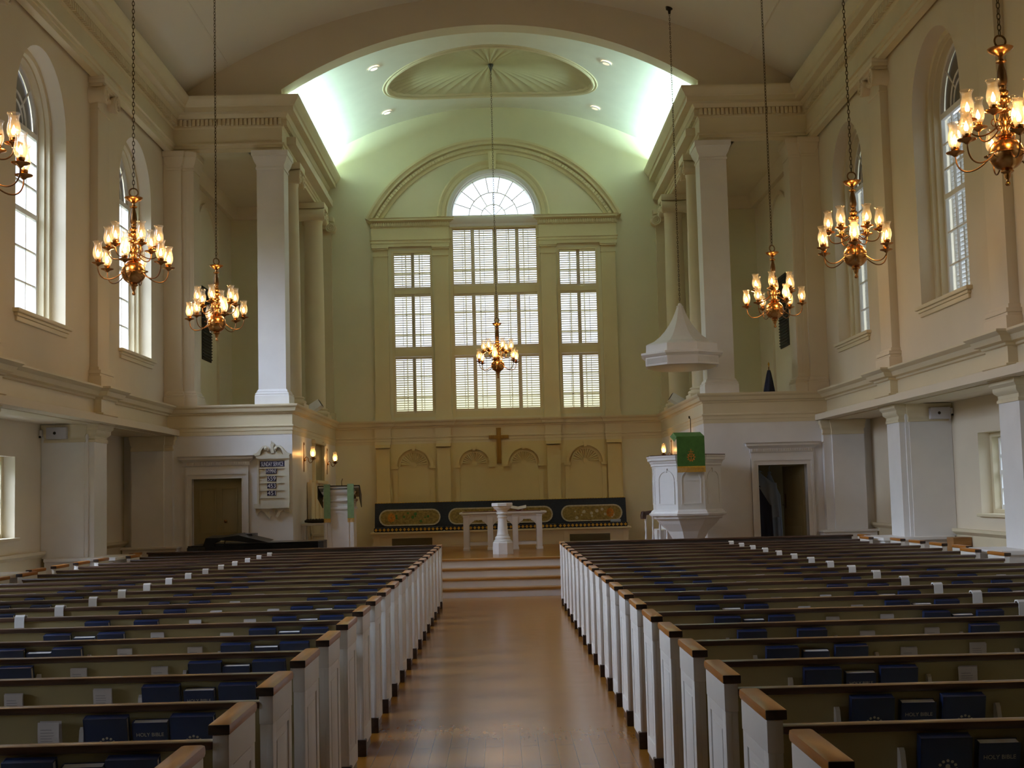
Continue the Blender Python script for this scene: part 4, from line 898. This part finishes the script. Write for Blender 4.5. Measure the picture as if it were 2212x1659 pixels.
# ================================================================ CHANCEL FURNITURE
PZ = 0.6
fo = empty('baptismal_font', (.035, 24.65, PZ), 'white marble pedestal font at the head of the steps', 'font')
m = MB(); m.lathe([(.205, 0), (.205, .205), (.195, .22), (.165, .235)], n=8, rot=PI/8); m.build('plinth', MARBLE, fo, None)
m = MB(); m.lathe([(.165, .23), (.165, .25), (.14, .27), (.145, .29), (.14, .31), (.11, .34), (.115, .355), (.103, .37), (.093, .48), (.085, .60), (.082, .66), (.098, .675), (.098, .69), (.083, .70), (.085, .72), (.11, .74), (.11, .755), (.095, .77), (.105, .80), (.145, .83), (.165, .855), (.165, .875), (.12, .885)], n=36); m.build('baluster', MARBLE, fo, 40)
m = MB(); m.lathe([(.12, .87), (.195, .875), (.21, .885), (.21, .935), (.20, .942), (.14, .942), (.12, .92), (0, .91)], n=8, rot=PI/8); m.build('basin', MARBLE, fo, None)
tb = empty('communion_table', (.05, 26.75, PZ), 'cream communion table with three bracketed openings', 'table')
m = MB(); m.cbox(-.87, .87, -.36, .36, .715, .755, .012); m.cbox(-.83, .83, -.32, .32, .685, .715, .01); m.build('tabletop', WHITE, tb)
LX = [-.74, -.26, .24, .72]
for x in LX:
    for y in (-.28, .28):
        m = MB(); m.cbox(x-.055, x+.055, y-.05, y+.05, 0.0, .69, .006); m.cbox(x-.065, x+.065, y-.06, y+.06, 0, .05, .006); m.cbox(x-.062, x+.062, y-.056, y+.056, .655, .69, .006); m.build('leg', WHITE, tb)
m = MB()
for y in (-.29, .27):
    m.box(-.7, .7, y, y+.03, .60, .69); m.box(-.7, .7, y, y+.03, .10, .15)
    for x0, x1 in zip(LX[:-1], LX[1:]):
        for xx, d in ((x0+.05, 1), (x1-.05, -1)):
            m.prism([(xx, y, .60), (xx+d*.11, y, .60), (xx+d*.10, y, .57), (xx+d*.06, y, .555), (xx+d*.035, y, .52), (xx, y, .49)], (0, .03, 0))
m.build('apron', WHITE, tb, None)
tag(MB().cbox(-.76, .80, 26.42, 27.08, 1.3562, 1.366, .003).build('table_runner', MAROON), 'dark red cloth lying on the communion table', 'cloth')
bk = empty('open_book', (.36, 26.7, 1.367), 'open book with red edges on the communion table', 'book')
m = MB(); m.prism([(-.16, -.1, .05), (0, -.1, .018), (.16, -.1, .05), (.16, -.1, .058), (0, -.1, .03), (-.16, -.1, .058)], (0, .2, .05)); m.build('pages', PAPER, bk, None)
m = MB(); m.prism([(-.17, -.11, .045), (0, -.11, .0), (.17, -.11, .045), (.17, -.11, .049), (0, -.11, .01), (-.17, -.11, .049)], (0, .22, .05)); m.box(-.05, .05, -.11, .11, 0, .008); m.build('cover', MAROON, bk, None)
tag(MB().lathe([(.05, 0), (.055, .006), (.02, .012), (.012, .05), (.02, .06), (.05, .10), (.052, .12), (.045, .10), (0, .062)], (-.12, 26.75, 1.3665), 20).build('brass_chalice', BRASS), 'small brass chalice standing on the communion table', 'chalice')
# clergy bench
bn = empty('clergy_bench', (0, YB, PZ), 'long cream built-in bench below the carved panelling', 'bench')
m = MB(); m.box(-2.76, 2.76, -.66, -.09, .0, .31); m.cbox(-2.82, 2.82, -.72, -.09, .305, .345, .01); m.box(-2.78, 2.78, -.68, -.66, 0, .06); m.box(-2.78, 2.78, -.68, -.66, .25, .306)
for x in (-2.70, -1.42, -.5, .5, 1.42, 2.70): m.box(x-.06, x+.06, -.68, -.66, .06, .25)
m.build('seat_box', TRIM, bn, None)
for x0, x1 in ((-2.36, -1.49), (1.49, 2.36)):
    m = MB(); m.box(x0, x1, -.685, -.66, .012, .205)
    for k in range(14): z = .02+k*.0132; m.box(x0+.01, x1-.01, -.692, -.685, z, z+.006)
    m.build('grille', GRILL, bn, None)
bb = empty('needlepoint_bench_back', (0, YB-.26, .946), 'long navy needlepoint bench back with three gold-filled ovals behind the bench cushions', 'needlepoint')  # backrest of the clergy bench, built as a separate object
def stadium(x0, x1, z0, z1, n=10):
    r = (z1-z0)/2; return [(x0+r+r*math.cos(a), z0+r+r*math.sin(a)) for a in [PI/2+PI*i/n for i in range(n+1)]] + [(x1-r+r*math.cos(a), z0+r+r*math.sin(a)) for a in [-PI/2+PI*i/n for i in range(n+1)]]
def ramp_fn(off): return lambda u, v, t: (u, -.05-.02+v*.12-off-t+.03, v)
sf = lambda off: (lambda u, v, t: (u, .16*(v/.62)-.06-off-t, v))
m = MB(); m.plate(rect(-2.765, 2.765, .01, .618), [], sf(-.06), .06); m.build('backing', CUSH, bb, None)
m = MB()
for k in range(92): x = -2.74+k*.06; m.lathe([(0, -.012), (.02, -.008), (.026, 0), (.02, .008), (0, .012)], (x, .12, .622), 8)
m.build('scalloped_edge', GOLD, bb)
for x0, x1 in ((-2.67, -1.32), (-1.15, 1.15), (1.33, 2.68)):
    po = MB().plate(stadium(x0+.03, x1-.03, .15, .45), [], sf(.012), .008).build('oval_panel', NEEDLE, bb, None)
    m = MB(); o_ = stadium(x0, x1, .12, .48); i_ = stadium(x0+.03, x1-.03, .15, .45); m.ring(o_, i_, sf(.0), .022); m.build('border', NEEDP, po, None)
    m = MB(); L = (x1-x0)
    cx = x0+.27 if x0 < -2 else (x1-.27 if x0 > 1 else (x0+x1)/2+.55)
    for j in range(8):
        a = 2*PI*j/8; m.plate([(cx+.05*math.cos(a)+.035*math.cos(b), .30+.06*math.sin(a)+.045*math.sin(b)) for b in [2*PI*q/10 for q in range(10)]], [], sf(.021), .006)
    m.build('motif', NEEDR, po, None)
    m = MB(); rr_ = random.Random(int(x0*100))
    for j in range(int(L*9)):
        u, v = rr_.uniform(x0+.2, x1-.2), rr_.uniform(.2, .4); r = rr_.uniform(.018, .04)
        m.plate([(u+r*math.cos(b), v+r*math.sin(b)) for b in [2*PI*q/8 for q in range(8)]], [], sf(.019), .004)
    m.build('stitched_flowers', [NEEDR, NEEDP, GREEN][[0, 1, 2][int(abs(x0)) % 3]], po, None)
cprev = None
for x0, x1, lb in ((-2.75, -1.24, 'left third'), (-1.22, 1.22, 'middle, behind the table'), (1.24, 2.75, 'right third')):
    co = empty('bench_cushion', ((x0+x1)/2, YB-.49, .946), 'gold-edged navy bench cushion, %s of the clergy bench' % lb, 'cushion', 'cushions on the clergy bench')
    h = (x1-x0)/2; m = MB(); m.cbox(-h, h, -.20, .16, .0, .095, .03); m.build('pad', CUSH, co)
    m = MB(); n = int((x1-x0)/.085)
    for k in range(n): x = -h+.05+k*(2*h-.1)/max(1, n-1); m.plate([(x-.036, .048), (x, .012), (x+.036, .048), (x, .084)], [], lambda u, v, t: (u, -.201-t, v), .004)
    m.build('diamond_trim', GOLD, co, None)
def at_y(o, y): o.location = (o.location.x, y, o.location.z)
tag(MB().cbox(2.40, 2.62, YB-.47, YB-.36, 1.042, 1.10, .01).build('blue_packet', ROBEW), 'small pale blue packet on the right end of the bench cushion', 'packet')
gl = MB(); gl.tube([(1.78, YB-.45, 1.12), (1.98, YB-.45, 1.10)], .006, 8); gl.tube([(1.97, YB-.45, 1.045), (1.97, YB-.45, 1.11)], .005, 8); gl.lathe([(.03, 0), (.028, .006), (0, .008)], (1.97, YB-.45, 1.042), 14)
tag(gl.build('candle_snuffer', BRASS), 'thin brass candle snuffer resting on the bench cushion', 'snuffer')
# cross
cr = MB(); cr.cbox(-.052, .052, -.055, -.012, 0, .79, .006); cr.cbox(-.222, .222, -.058, -.010, .545, .625, .006)
tag(cr.build('wooden_cross', CROSSW, loc=(0, YB, 2.39)), 'plain golden wood cross on the panelling below the great window', 'cross')

# ---------------------------------------------------------------- lectern
le = empty('lectern', (-2.88, 23.95, PZ), 'white lectern with slanted dark-edged top, left of the chancel steps', 'lectern')
m = MB(); m.box(-.26, .26, -.20, .20, 0, .93); m.cbox(-.28, .28, -.22, .22, 0, .09, .008)
m.ring([(-.17, .1)] + [(.17, .1)] + arc(0, .70, .17, 0, 180, 16), [(-.145, .125)] + [(.145, .125)] + arc(0, .70, .145, 0, 180, 16), lambda u, v, t: (u, -.212+t, v), .014)
for x in (-.235, .235): m.box(x-.02, x+.02, -.212, -.2, .10, .90)
m.build('column', WHITE, le, None)
m = MB(); box_mould(m, -.26, .26, -.20, .20, [(-.02,.90),(.02,.905),(.02,.94),(.0,.95),(.0,1.03),(.03,1.05),(.03,1.08),(0,1.09),(0,1.15),(.04,1.19),(.05,1.22),(-.02,1.22)]); m.box(-.25, .25, -.19, .19, .93, 1.2); m.build('capital', WHITE, le)
m = MB(); m.prism([(-.36, -.24, 1.29), (.36, -.24, 1.29), (.33, .26, 1.12), (-.33, .26, 1.12)], (0, 0, .03))
m.prism([(-.28, -.2, 1.2), (.28, -.2, 1.2), (.28, .2, 1.13), (-.28, .2, 1.13)], (0, 0, .06)); d = m.build('desk_top', WHITE, le, None)
m = MB(); m.prism([(-.375, -.255, 1.318), (.375, -.255, 1.318), (.345, .275, 1.145), (-.345, .275, 1.145)], (0, 0, .014)); m.prism([(.365, -.25, 1.10), (.378, -.25, 1.10), (.378, -.25, 1.33), (.365, -.25, 1.33)], (-.02, .5, -.17)); m.prism([(-.365, -.25, 1.10), (-.378, -.25, 1.10), (-.378, -.25, 1.33), (-.365, -.25, 1.33)], (.02, .5, -.17)); m.build('edge_band', IRON, d, None)
m = MB(); m.tube([(.05, -.18, 1.32), (.05, -.2, 1.40), (.06, -.16, 1.45)], .006, 6); m.build('microphone', IRON, le)
for x, nm in ((-.205, 'left'), (.215, 'right')):
    b = MB(); b.cbox(x-.058, x+.058, -.285, -.279, .735, 1.352, .001); b.prism([(x-.058, -.285, 1.348), (x+.058, -.285, 1.348), (x+.058, .1, 1.224), (x-.058, .1, 1.224)], (0, 0, .006))
    for k in range(3): b.box(x-.05, x+.05, -.287, -.285, .80+.16*k, .81+.16*k)
    o = b.build('lectern_stole', LGREEN, None, None, loc=(-2.88, 23.95, PZ)); tag(o, 'pale green silk strip with gold fringe hanging on the %s of the lectern' % nm, 'parament', 'green strips on the lectern')
    f = MB()
    for k in range(20): u = x-.057+k*.006; f.box(u-.0022, u+.0022, -.285, -.280, .675, .74)
    f.box(x-.058, x+.058, -.287, -.279, .73, .745); f.build('fringe', GOLD, o, None)
# ---------------------------------------------------------------- pulpit
PC_ = (3.20, 22.62)
pu = empty('pulpit', PC_ + (0,), 'white octagonal wine-glass pulpit with arched panels beside the chancel arch', 'pulpit')
c8 = 1/math.cos(PI/8); o8 = PI/8
def octa(m, prof, cap=True): m.lathe([(r*c8, z) for r, z in prof], n=8, rot=o8, cap=cap)
m = MB(); octa(m, [(.555, 1.33), (.555, 2.14)]); m.build('drum', WHITE, pu, None)
m = MB(); octa(m, [(.555, 2.10), (.575, 2.11), (.575, 2.14), (.59, 2.16), (.60, 2.185), (.63, 2.20), (.63, 2.235), (.645, 2.26), (.645, 2.275), (.50, 2.275), (.50, 2.2)], False); m.build('cornice', WHITE, pu, None)
m = MB(); octa(m, [(.50, 2.272), (.635, 2.276), (.635, 2.29), (.50, 2.29), (.50, 2.272)], False); m.build('rim_cap', RAILW, pu, None)
m = MB(); octa(m, [(.45, 1.20), (.545, 1.21), (.56, 1.225), (.56, 1.25), (.62, 1.27), (.63, 1.30), (.60, 1.315), (.59, 1.34), (.555, 1.37)]); m.build('base_moulding', WHITE, pu, None)
m = MB(); octa(m, [(.44, .02), (.44, .10), (.22, .12), (.20, .60), (.21, .70), (.25, .85), (.33, 1.0), (.46, 1.13), (.52, 1.21)]); m.build('stem', WHITE, pu, None)
for k in range(8):
    a = -PI/2 + k*PI/4
    if math.sin(a) > .5: continue
    m = MB(); W = .205
    d = Vector((math.cos(a), math.sin(a), 0)); t_ = Vector((-math.sin(a), math.cos(a), 0))
    fn = lambda u, v, w_: tuple(t_*u + d*(.555+w_) + Vector((0, 0, v)))
    o_ = [(-.17, 1.46), (.17, 1.46)] + arc(0, 1.86, .17, 0, 180, 18); i_ = [(-.152, 1.478), (.152, 1.478)] + arc(0, 1.86, .152, 0, 180, 18)
    m.ring(o_, i_, fn, .012); m.plate(rect(-.225, .225, 1.845, 1.86), [rect(-.15, .15, 1.85, 1.855)], fn, .008); m.plate([(-.02, 2.0), (.02, 2.0), (.03, 2.06), (-.03, 2.06)], [], fn, .018)
    m.plate(rect(-.225, .225, 2.075, 2.09), [], fn, .008); m.build('arched_panel', WHITE, pu, None)
m = MB(); m.prism([(-.222, -.60, 2.53), (.222, -.60, 2.53), (.222, -.20, 2.62), (-.222, -.20, 2.62)], (0, 0, .025)); m.box(-.05, .05, -.5, -.42, 2.2, 2.56); m.build('reading_desk', RAILW, pu, None)
cl = MB(); cl.cbox(-.232, .232, -.652, -.644, 2.06, 2.575, .002)
cl.prism([(-.232, -.652, 2.573), (.232, -.652, 2.573), (.232, -.20, 2.66), (-.232, -.20, 2.66)], (0, 0, .008)); cl.prism([(-.232, -.65, 2.573), (-.232, -.25, 2.665), (-.29, -.25, 2.60), (-.27, -.60, 2.50)], (.006, 0, 0))
co = cl.build('pulpit_cloth', GREEN, None, None, loc=(PC_[0], PC_[1]-.012, 0.004)); tag(co, 'green cloth with gold emblem and fringe hanging on the front of the pulpit', 'parament')
f = MB()
for k in range(54): u = -.230+k*.0087; f.box(u-.0034, u+.0034, -.653, -.645, 1.985, 2.07)
f.box(-.233, .233, -.655, -.643, 2.06, 2.085); f.build('fringe', GOLD, co, None)
f = MB(); F = lambda u, v, t: (u, -.6525-t, v)
def disc(cx, cz, r, n=12): f.plate([(cx+r*math.cos(2*PI*i/n), cz+r*math.sin(2*PI*i/n)) for i in range(n)], [], F, .003)
f.plate(rect(-.006, .006, 2.31, 2.37), [], F, .003); f.plate(rect(-.045, .045, 2.322, 2.332), [], F, .003)
for i in range(10): a = 2*PI*i/10; disc(.06*math.cos(a), 2.235+.065*math.sin(a), .012)
f.ring([(.05*math.cos(2*PI*i/24), 2.235+.055*math.sin(2*PI*i/24)) for i in range(24)], [(.04*math.cos(2*PI*i/24), 2.235+.045*math.sin(2*PI*i/24)) for i in range(24)], F, .003)
f.plate(rect(-.006, .006, 2.19, 2.28), [], F, .004); f.plate(rect(-.035, .035, 2.24, 2.252), [], F, .004); f.build('emblem', NEEDR, co, None)
mi = MB(); mi.tube([(3.30, 22.62, 2.15), (3.30, 22.58, 2.6), (3.285, 22.48, 2.80), (3.27, 22.38, 2.90), (3.255, 22.36, 2.92)], .0065, 8); mi.lathe([(0, 0), (.012, .005), (.013, .04), (0, .05)], (3.25, 22.36, 2.90), 10); mi.lathe([(.04, 0), (.04, .02), (0, .02)], (3.30, 22.62, 2.141), 12)
tag(mi.build('gooseneck_microphone', IRON), 'thin black gooseneck microphone rising above the green pulpit cloth', 'microphone')
# stair behind the pulpit
ps_ = empty('pulpit_stair', (2.75, 23.75, PZ), 'white balustered stair with dark handrail beside the pulpit', 'stair')
m = MB()
for k in range(3): m.cbox(-.12+.16*k, .05+.16*k, -.1, .65, 0, .20*(k+1), .006)
m.build('treads', WHITE, ps_)
for k in range(4):
    x = -.16+.125*k; z0 = .0 if k == 0 else .2*max(0, k-1); h = .66+.085*k
    m = MB(); m.lathe([(.026, 0), (.026, .06), (.014, .10), (.026, .20), (.018, .30), (.012, .36), (.02, .42), (.013, .5), (.026, h-.06 if h > .58 else .55), (.026, h)], (x, -.13, z0*.0), 12); m.build('baluster', WHITE, ps_, 40)
m = MB(); m.prism([(-.24, -.165, .66), (.0, -.165, .68), (.30, -.165, .92), (.30, -.165, 1.0), (-.0, -.165, .755), (-.24, -.165, .725)], (0, .07, 0)); m.lathe([(.05, .60), (.055, .66), (.04, .73), (0, .74)], (-.2, -.13, 0), 14); m.build('handrail', RAILW, ps_)
# sounding board over the pulpit
YS = 22.9
sb = empty('sounding_board', (3.235, YS, 3.84), 'white octagonal ogee-roofed sounding board hung by a chain over the pulpit', 'canopy', rz=rad(-7))
m = MB(); octa(m, [(.40, -.02), (.60, -.0), (.625, .0), (.625, .15), (.645, .155), (.66, .16), (.685, .185), (.70, .19), (.70, .225), (.64, .235), (.615, .24), (.61, .36), (.60, .375), (.47, .435), (.37, .515), (.28, .615), (.20, .73), (.145, .83), (.10, .93), (.07, 1.01), (.055, 1.05), (.06, 1.055), (.06, 1.07), (.0, 1.07)]); m.build('roof', WHITE, sb, None)
m = MB(); m.lathe([(.60, -.005), (.50, -.045), (.30, -.065), (0, -.075)], n=40); m.build('underside', TRIM, sb, 60)
m = MB()
for k in range(8):
    a = -PI/2+k*PI/4
    for j in range(22):
        u = -.235+j*.0224; d = Vector((math.cos(a), math.sin(a), 0)); t_ = Vector((-math.sin(a), math.cos(a), 0)); q = [d*(.625+w_) + t_*(u+v_) for w_, v_ in ((0, -.006), (.006, -.006), (.006, .006), (0, .006))]
        m.prism([tuple(p+Vector((0, 0, .03))) for p in q], (0, 0, .095))
m.build('fluted_band', WHITE, sb, None)
m = MB(); m.lathe([(0, 1.065), (.03, 1.075), (.034, 1.10), (.02, 1.12), (0, 1.125)], n=14); m.build('finial', WHITE, sb)
c = MB(); z = 1.13; i = 0; zt = zc(3.235)-3.84
while z < zt-.06:
    pts = [((.0115*math.cos(2*PI*j/10), 0, z+.027*math.sin(2*PI*j/10)+.02) if i % 2 else (0, .0115*math.cos(2*PI*j/10), z+.027*math.sin(2*PI*j/10)+.02)) for j in range(10)]
    c.tube(pts, .0042, 5, True); z += .042; i += 1
c.build('chain', CHAINM, sb, 60)
c = MB(); c.lathe([(0, zt-.12), (.02, zt-.11), (.028, zt-.05), (.06, zt-.03), (.065, zt+.02), (0, zt+.02)], n=20); c.build('ceiling_cap', IRON, sb, 50)
# ---------------------------------------------------------------- hymn board
hx = lambda cx: -3.98+(cx-500)*.000938; hz = lambda cy: 2.715-(cy-131)*.000938
hb = empty('hymn_board', (-3.98, YF, 2.0), 'carved cream hymn board listing SUNDAY SERVICE and three hymn numbers', 'hymn board')
P = lambda u, v, t: (u+3.98, -t, v-2.0)
def hr(x0, x1, y0, y1): return rect(hx(x0), hx(x1), hz(y1), hz(y0))
m = MB(); m.plate(hr(225, 800, 370, 1300), [], P, .035); m.build('back_board', BOARD, hb, None)
m = MB(); m.ring(hr(205, 810, 375, 1300), hr(240, 725, 465, 1275), P, .06); m.plate(hr(190, 820, 385, 440), [], P, .075); m.plate(hr(150, 810, 1275, 1365), [], P, .09); m.plate(hr(175, 800, 1365, 1385), [], P, .07); m.build('frame', BOARD, hb, None)
m = MB()
for y in (612, 750, 885, 1022, 1160): m.plate(hr(240, 725, y, y+13), [], P, .052)
m.build('rails', BOARD, hb, None)
m = MB(); sw = lambda pts: [(hx(a), hz(b)) for a, b in pts]
L1 = [(130, 350), (200, 330), (250, 280), (290, 225), (330, 195), (390, 195), (430, 225), (440, 262), (420, 290), (400, 300), (410, 265), (395, 228), (350, 222), (315, 250), (285, 300), (270, 370), (225, 380), (160, 390)]
m.plate(sw(L1), [], P, .08); m.plate(sw([(1010-a*1.0+ -40, b) for a, b in L1][::-1]), [], P, .08)
for cx, cy in ((378, 245), (566, 245)): m.lathe([(.030, 0), (.030, .012), (.015, .02), (0, .02)], (0, 0, 0), 16); n0 = 16*4; b_ = m.v[-n0:]; m.v[-n0:] = [(hx(cx)+3.98+x, -.08-z, hz(cy)-2.0+y) for x, y, z in b_]
m.plate(sw([(270, 372), (700, 372), (640, 300), (590, 290), (560, 320), (530, 340), (500, 345), (470, 340), (440, 310), (380, 300), (320, 320)]), [], P, .045)
m.plate(sw([(470, 340), (465, 190), (450, 185), (470, 160), (476, 105), (484, 160), (520, 140), (540, 165), (520, 190), (510, 235), (540, 330)]), [], P, .06)
m.build('swan_neck_crest', BOARD, hb, None)
m = MB()
for pts in ([(170, 1385), (170, 1440), (200, 1500), (230, 1440), (270, 1405), (330, 1430), (380, 1500), (440, 1560), (460, 1510), (430, 1480), (425, 1420), (470, 1395), (510, 1410), (520, 1440), (535, 1385)], [(535, 1385), (600, 1385), (830, 1385), (850, 1480), (800, 1450), (730, 1440), (710, 1410), (680, 1405), (640, 1440), (620, 1490), (580, 1545), (540, 1510), (560, 1480), (590, 1420)]):
    m.plate(sw(pts), [], P, .045)
m.build('scroll_bracket', BOARD, hb, None)
for txt, x0, x1, y0, y1 in (('SUNDAY SERVICE', 262, 720, 485, 590), ('HYMNS', 370, 575, 620, 722), ('559', 395, 560, 762, 860), ('453', 395, 560, 897, 995), ('451', 392, 558, 1032, 1130)):
    po = MB().plate(hr(x0, x1, y0, y1), [], P, .047).build('number_slide' if txt[0] in '45' else 'word_slide', SIGNB, hb, None)
    W_, H_ = (x1-x0)*.000938, (y1-y0)*.000938
    vs, fs = text_mesh(txt, 1.0, .0); xs = [v[0] for v in vs]; ys = [v[1] for v in vs]; kx = W_*.90/(max(xs)-min(xs)); ky = H_*.76/(max(ys)-min(ys)); mx, my = (max(xs)+min(xs))/2, (max(ys)+min(ys))/2
    m = MB(); m.add([(hx((x0+x1)/2)+3.98+(x-mx)*kx, -.0485, hz((y0+y1)/2)-2.0+(y-my)*ky) for x, y, z in vs], fs); m.build('lettering', SIGNW, po, None, recalc=False)
# ---------------------------------------------------------------- grand piano in front of the left wall
pn = empty('grand_piano', (-5.0, 21.62, 0), 'black grand piano with its lid slightly raised, behind the left pews', 'piano')
body = [(0, -.36), (.25, -.40), (.9, -.40), (1.35, -.34), (1.75, -.22), (2.05, -.16), (2.12, -.02), (2.12, .42), (2.05, .52), (0, .60)]
m = MB(); m.prism([(x, y, .68) for x, y in body], (0, 0, .32)); m.build('case', BLACK, pn, None)
m = MB(); m.cbox(.02, .28, -.46, .60, .62, .70, .01); m.cbox(.02, .06, -.40, .56, .68, 1.0, .01); m.cbox(.0, .30, -.44, -.38, .66, .98, .02); m.cbox(.0, .30, .54, .60, .66, .98, .02); m.build('key_bed', BLACK, pn)
m = MB(); m.box(.07, .24, -.37, .53, .70, .745); m.build('keys', PAGES, pn, None)
m = MB(); m.prism([(x, y, 1.004) for x, y in [(.36, .60), (.36, -.38), (.9, -.40), (1.35, -.34), (1.75, -.22), (2.05, -.16), (2.12, -.02), (2.12, .42), (2.05, .60)]], (0, 0, .02)); lid = m.build('lid', BLACK, pn, None)
m = MB(); m.prism([(.24, -.42, .96), (.30, -.42, 1.12), (.52, -.42, 1.12), (.82, -.42, 1.155), (1.02, -.42, 1.10), (1.30, -.42, 1.03), (1.0, -.42, 1.03), (.80, -.42, 1.06), (.55, -.42, 1.08), (.50, -.42, 1.085), (.42, -.42, 1.02), (.44, -.42, .99), (.24, -.42, .9)], (0, .50, .03)); m.build('raised_lid_front', BLACK, pn, None)
m = MB(); m.tube([(.58, -.36, 1.0), (.60, -.36, 1.09)], .008, 8); m.build('lid_prop', IRON, pn)
m = MB(); m.cbox(.74, .98, -.1, .4, 1.12, 1.165, .006); m.build('music_desk', BLACK, pn)
for x, y in ((.2, -.28), (.2, .45), (1.8, .15)):
    m = MB(); m.lathe([(.035, 0), (.04, .06), (.05, .09), (.04, .14), (.05, .35), (.07, .55), (.075, .68)], (x, y, 0), 14); m.build('leg', BLACK, pn, 40)
# ---------------------------------------------------------------- small things on the ledges and walls
fl = empty('flag', (5.07, 24.5, 3.386), 'furled dark navy flag with a gilt spear finial in the right alcove', 'flag')
m = MB(); m.lathe([(.14, 0), (.14, .03), (.03, .06), (.0, .06)], n=20); m.build('stand', BRASSD, fl, 40)
m = MB(); m.tube([(0, 0, .03), (.01, 0, .56)], .011, 8); m.build('pole', BRASSD, fl)
m = MB(); m.lathe([(0, .55), (.012, .56), (.008, .58), (.02, .61), (.0, .66)], (.01, 0, 0), 10, sy=.4); m.build('spear_finial', GOLD, fl)
m = MB()
def ff(u, v):
    a = 2*PI*u; r = .025+.075*v**.8; k = 1+.22*math.sin(4*a+3*v); return (.01*(1-v)+r*math.cos(a)*k, r*math.sin(a)*k*.8, .50-.49*v)
m.grid(ff, 36, 14, cu=True); m.build('cloth', FLAGM, fl, 60)
for s, y, lb in ((-1, 26.75, 'left'), (1, 27.3, 'right')):
    ro = empty('ledge_floodlight', (s*3.72, y, 3.386), 'white box floodlight tilted on the %s chancel ledge' % lb, 'floodlight')
    m = MB(); m.cbox(-.07, .07, -.07, .07, 0, .03, .005); m.tube([(0, 0, .03), (0, 0, .10)], .012, 8); m.build('bracket', WHITE, ro)
    m = MB(); m.cbox(-.15, .15, -.10, .10, -.08, .08, .012); b = m.build('housing', WHITE, ro, loc=(0, 0, .17)); b.rotation_euler = (rad(-10), s*rad(32), 0)
    m = MB(); m.cbox(-.004, .004, -.09, .09, -.07, .07, .002); m.build('lens', IRON, b, loc=(-s*.152, 0, 0))
for s, x, z, lb in ((-1, 6.34, 2.735, 'left'), (1, 6.40, 2.715, 'right')):
    ro = empty('pale_wall_box', (s*x, 19.068, z), 'pale rectangular speaker box high on the %s aisle pier' % lb, 'speaker')
    m = MB(); m.cbox(-.145, .145, -.09, -.002, -.085, .085, .01); m.build('box', SPEAK, ro)
    m = MB(); m.lathe([(.02, 0), (.022, .006), (0, .01)], (0, 0, 0), 14); m.v = [(px-.02, -.09-pz, py) for px, py, pz in m.v]; m.build('badge', IRON, ro)
    ro = empty('security_camera', (s*6.572, 19.066, 2.735), 'small white security camera with dark lens beside the %s speaker box' % lb, 'camera')
    m = MB(); m.cbox(-.018, .018, -.06, -.002, -.05, .05, .006); m.build('body', WHITE, ro); m = MB(); m.lathe([(.012, 0), (.016, .03), (0, .035)], (0, 0, 0), 12); m.v = [(px, -.055-pz, py-.05) for px, py, pz in m.v]; m.build('lens', BLACK, ro)
bx_ = empty('wall_cupboard', (6.48, 18.62, 0), 'small brown wooden cupboard beside the right aisle pier', 'cupboard')
m = MB(); m.cbox(-.16, .10, -.14, .14, 0, .94, .006); m.build('carcass', BOXW, bx_); m = MB(); m.cbox(-.13, .08, -.152, -.14, .1, .88, .004); d_ = m.build('door', BOXW, bx_); m = MB(); m.lathe([(0, 0), (.012, .01), (0, .03)], (-.10, -.165, .5), 10); m.build('knob', BRASSD, d_)
# left chancel wall: recess with hood, stall and side table
rc = empty('trim_recess', (-3.64, 26.45, 0), 'tall olive-backed recess with a moulded head on the left chancel wall', 'recess', kind='structure')
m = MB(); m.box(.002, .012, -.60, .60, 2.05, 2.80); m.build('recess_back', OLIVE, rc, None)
m = MB(); m.box(.002, .06, -.72, -.60, 2.0, 2.86); m.box(.002, .06, .60, .72, 2.0, 2.86); m.cbox(.002, .09, -.76, .76, 2.78, 2.84, .01); m.cbox(.002, .12, -.76, .76, 2.0, 2.06, .01); m.build('recess_frame', TRIM, rc, None)
ch = empty('clergy_stall', (-3.30, 26.0, PZ), 'tall-backed tan stall against the left chancel wall behind the lectern', 'stall')
m = MB(); m.cbox(-.33, -.27, -1.0, 1.2, 0, 1.42, .01)
for y in (-1.0, -.45, .1, .65, 1.17): m.cbox(-.29, -.245, y, y+.05, 0, 1.46, .006)
m.build('backrest', TRIM, ch); m = MB(); m.cbox(-.30, .12, -1.0, 1.2, .40, .46, .01); m.build('seat', TRIM, ch)
for y in (-.98, 1.16): m = MB(); m.cbox(-.28, .12, y, y+.04, 0, .64, .01); m.build('side_panel', TRIM, ch)
tbl = empty('side_table', (-3.39, 24.40, PZ), 'white side table with lower shelf left of the lectern', 'table')
m = MB(); m.cbox(-.23, .22, -.22, .22, .62, .66, .006); m.build('table_top', WHITE, tbl); m = MB(); m.cbox(-.22, .21, -.2, .2, .27, .30, .004); m.build('shelf', WHITE, tbl)
for x in (-.20, .19):
    for y in (-.18, .18): m = MB(); m.cbox(x-.02, x+.02, y-.02, y+.02, 0, .62, .004); m.build('leg', WHITE, tbl)
tr = MB(); tr.lathe([(.10, 0), (.22, .015), (.22, .05), (.21, .055), (.18, .03), (0, .02)], (0, 0, 0), 28, sx=1.0, sy=.6)
for k in range(7): tr.lathe([(0, -.03), (.03, -.02), (.042, 0), (.03, .02), (0, .03)], (-.16+.053*k, .04*math.sin(k*2.1), .05), 10)
tag(tr.build('iron_bowl', IRON, loc=(-3.38, 24.40, 1.2615)), 'dark iron bowl with round contents on the white side table', 'bowl')
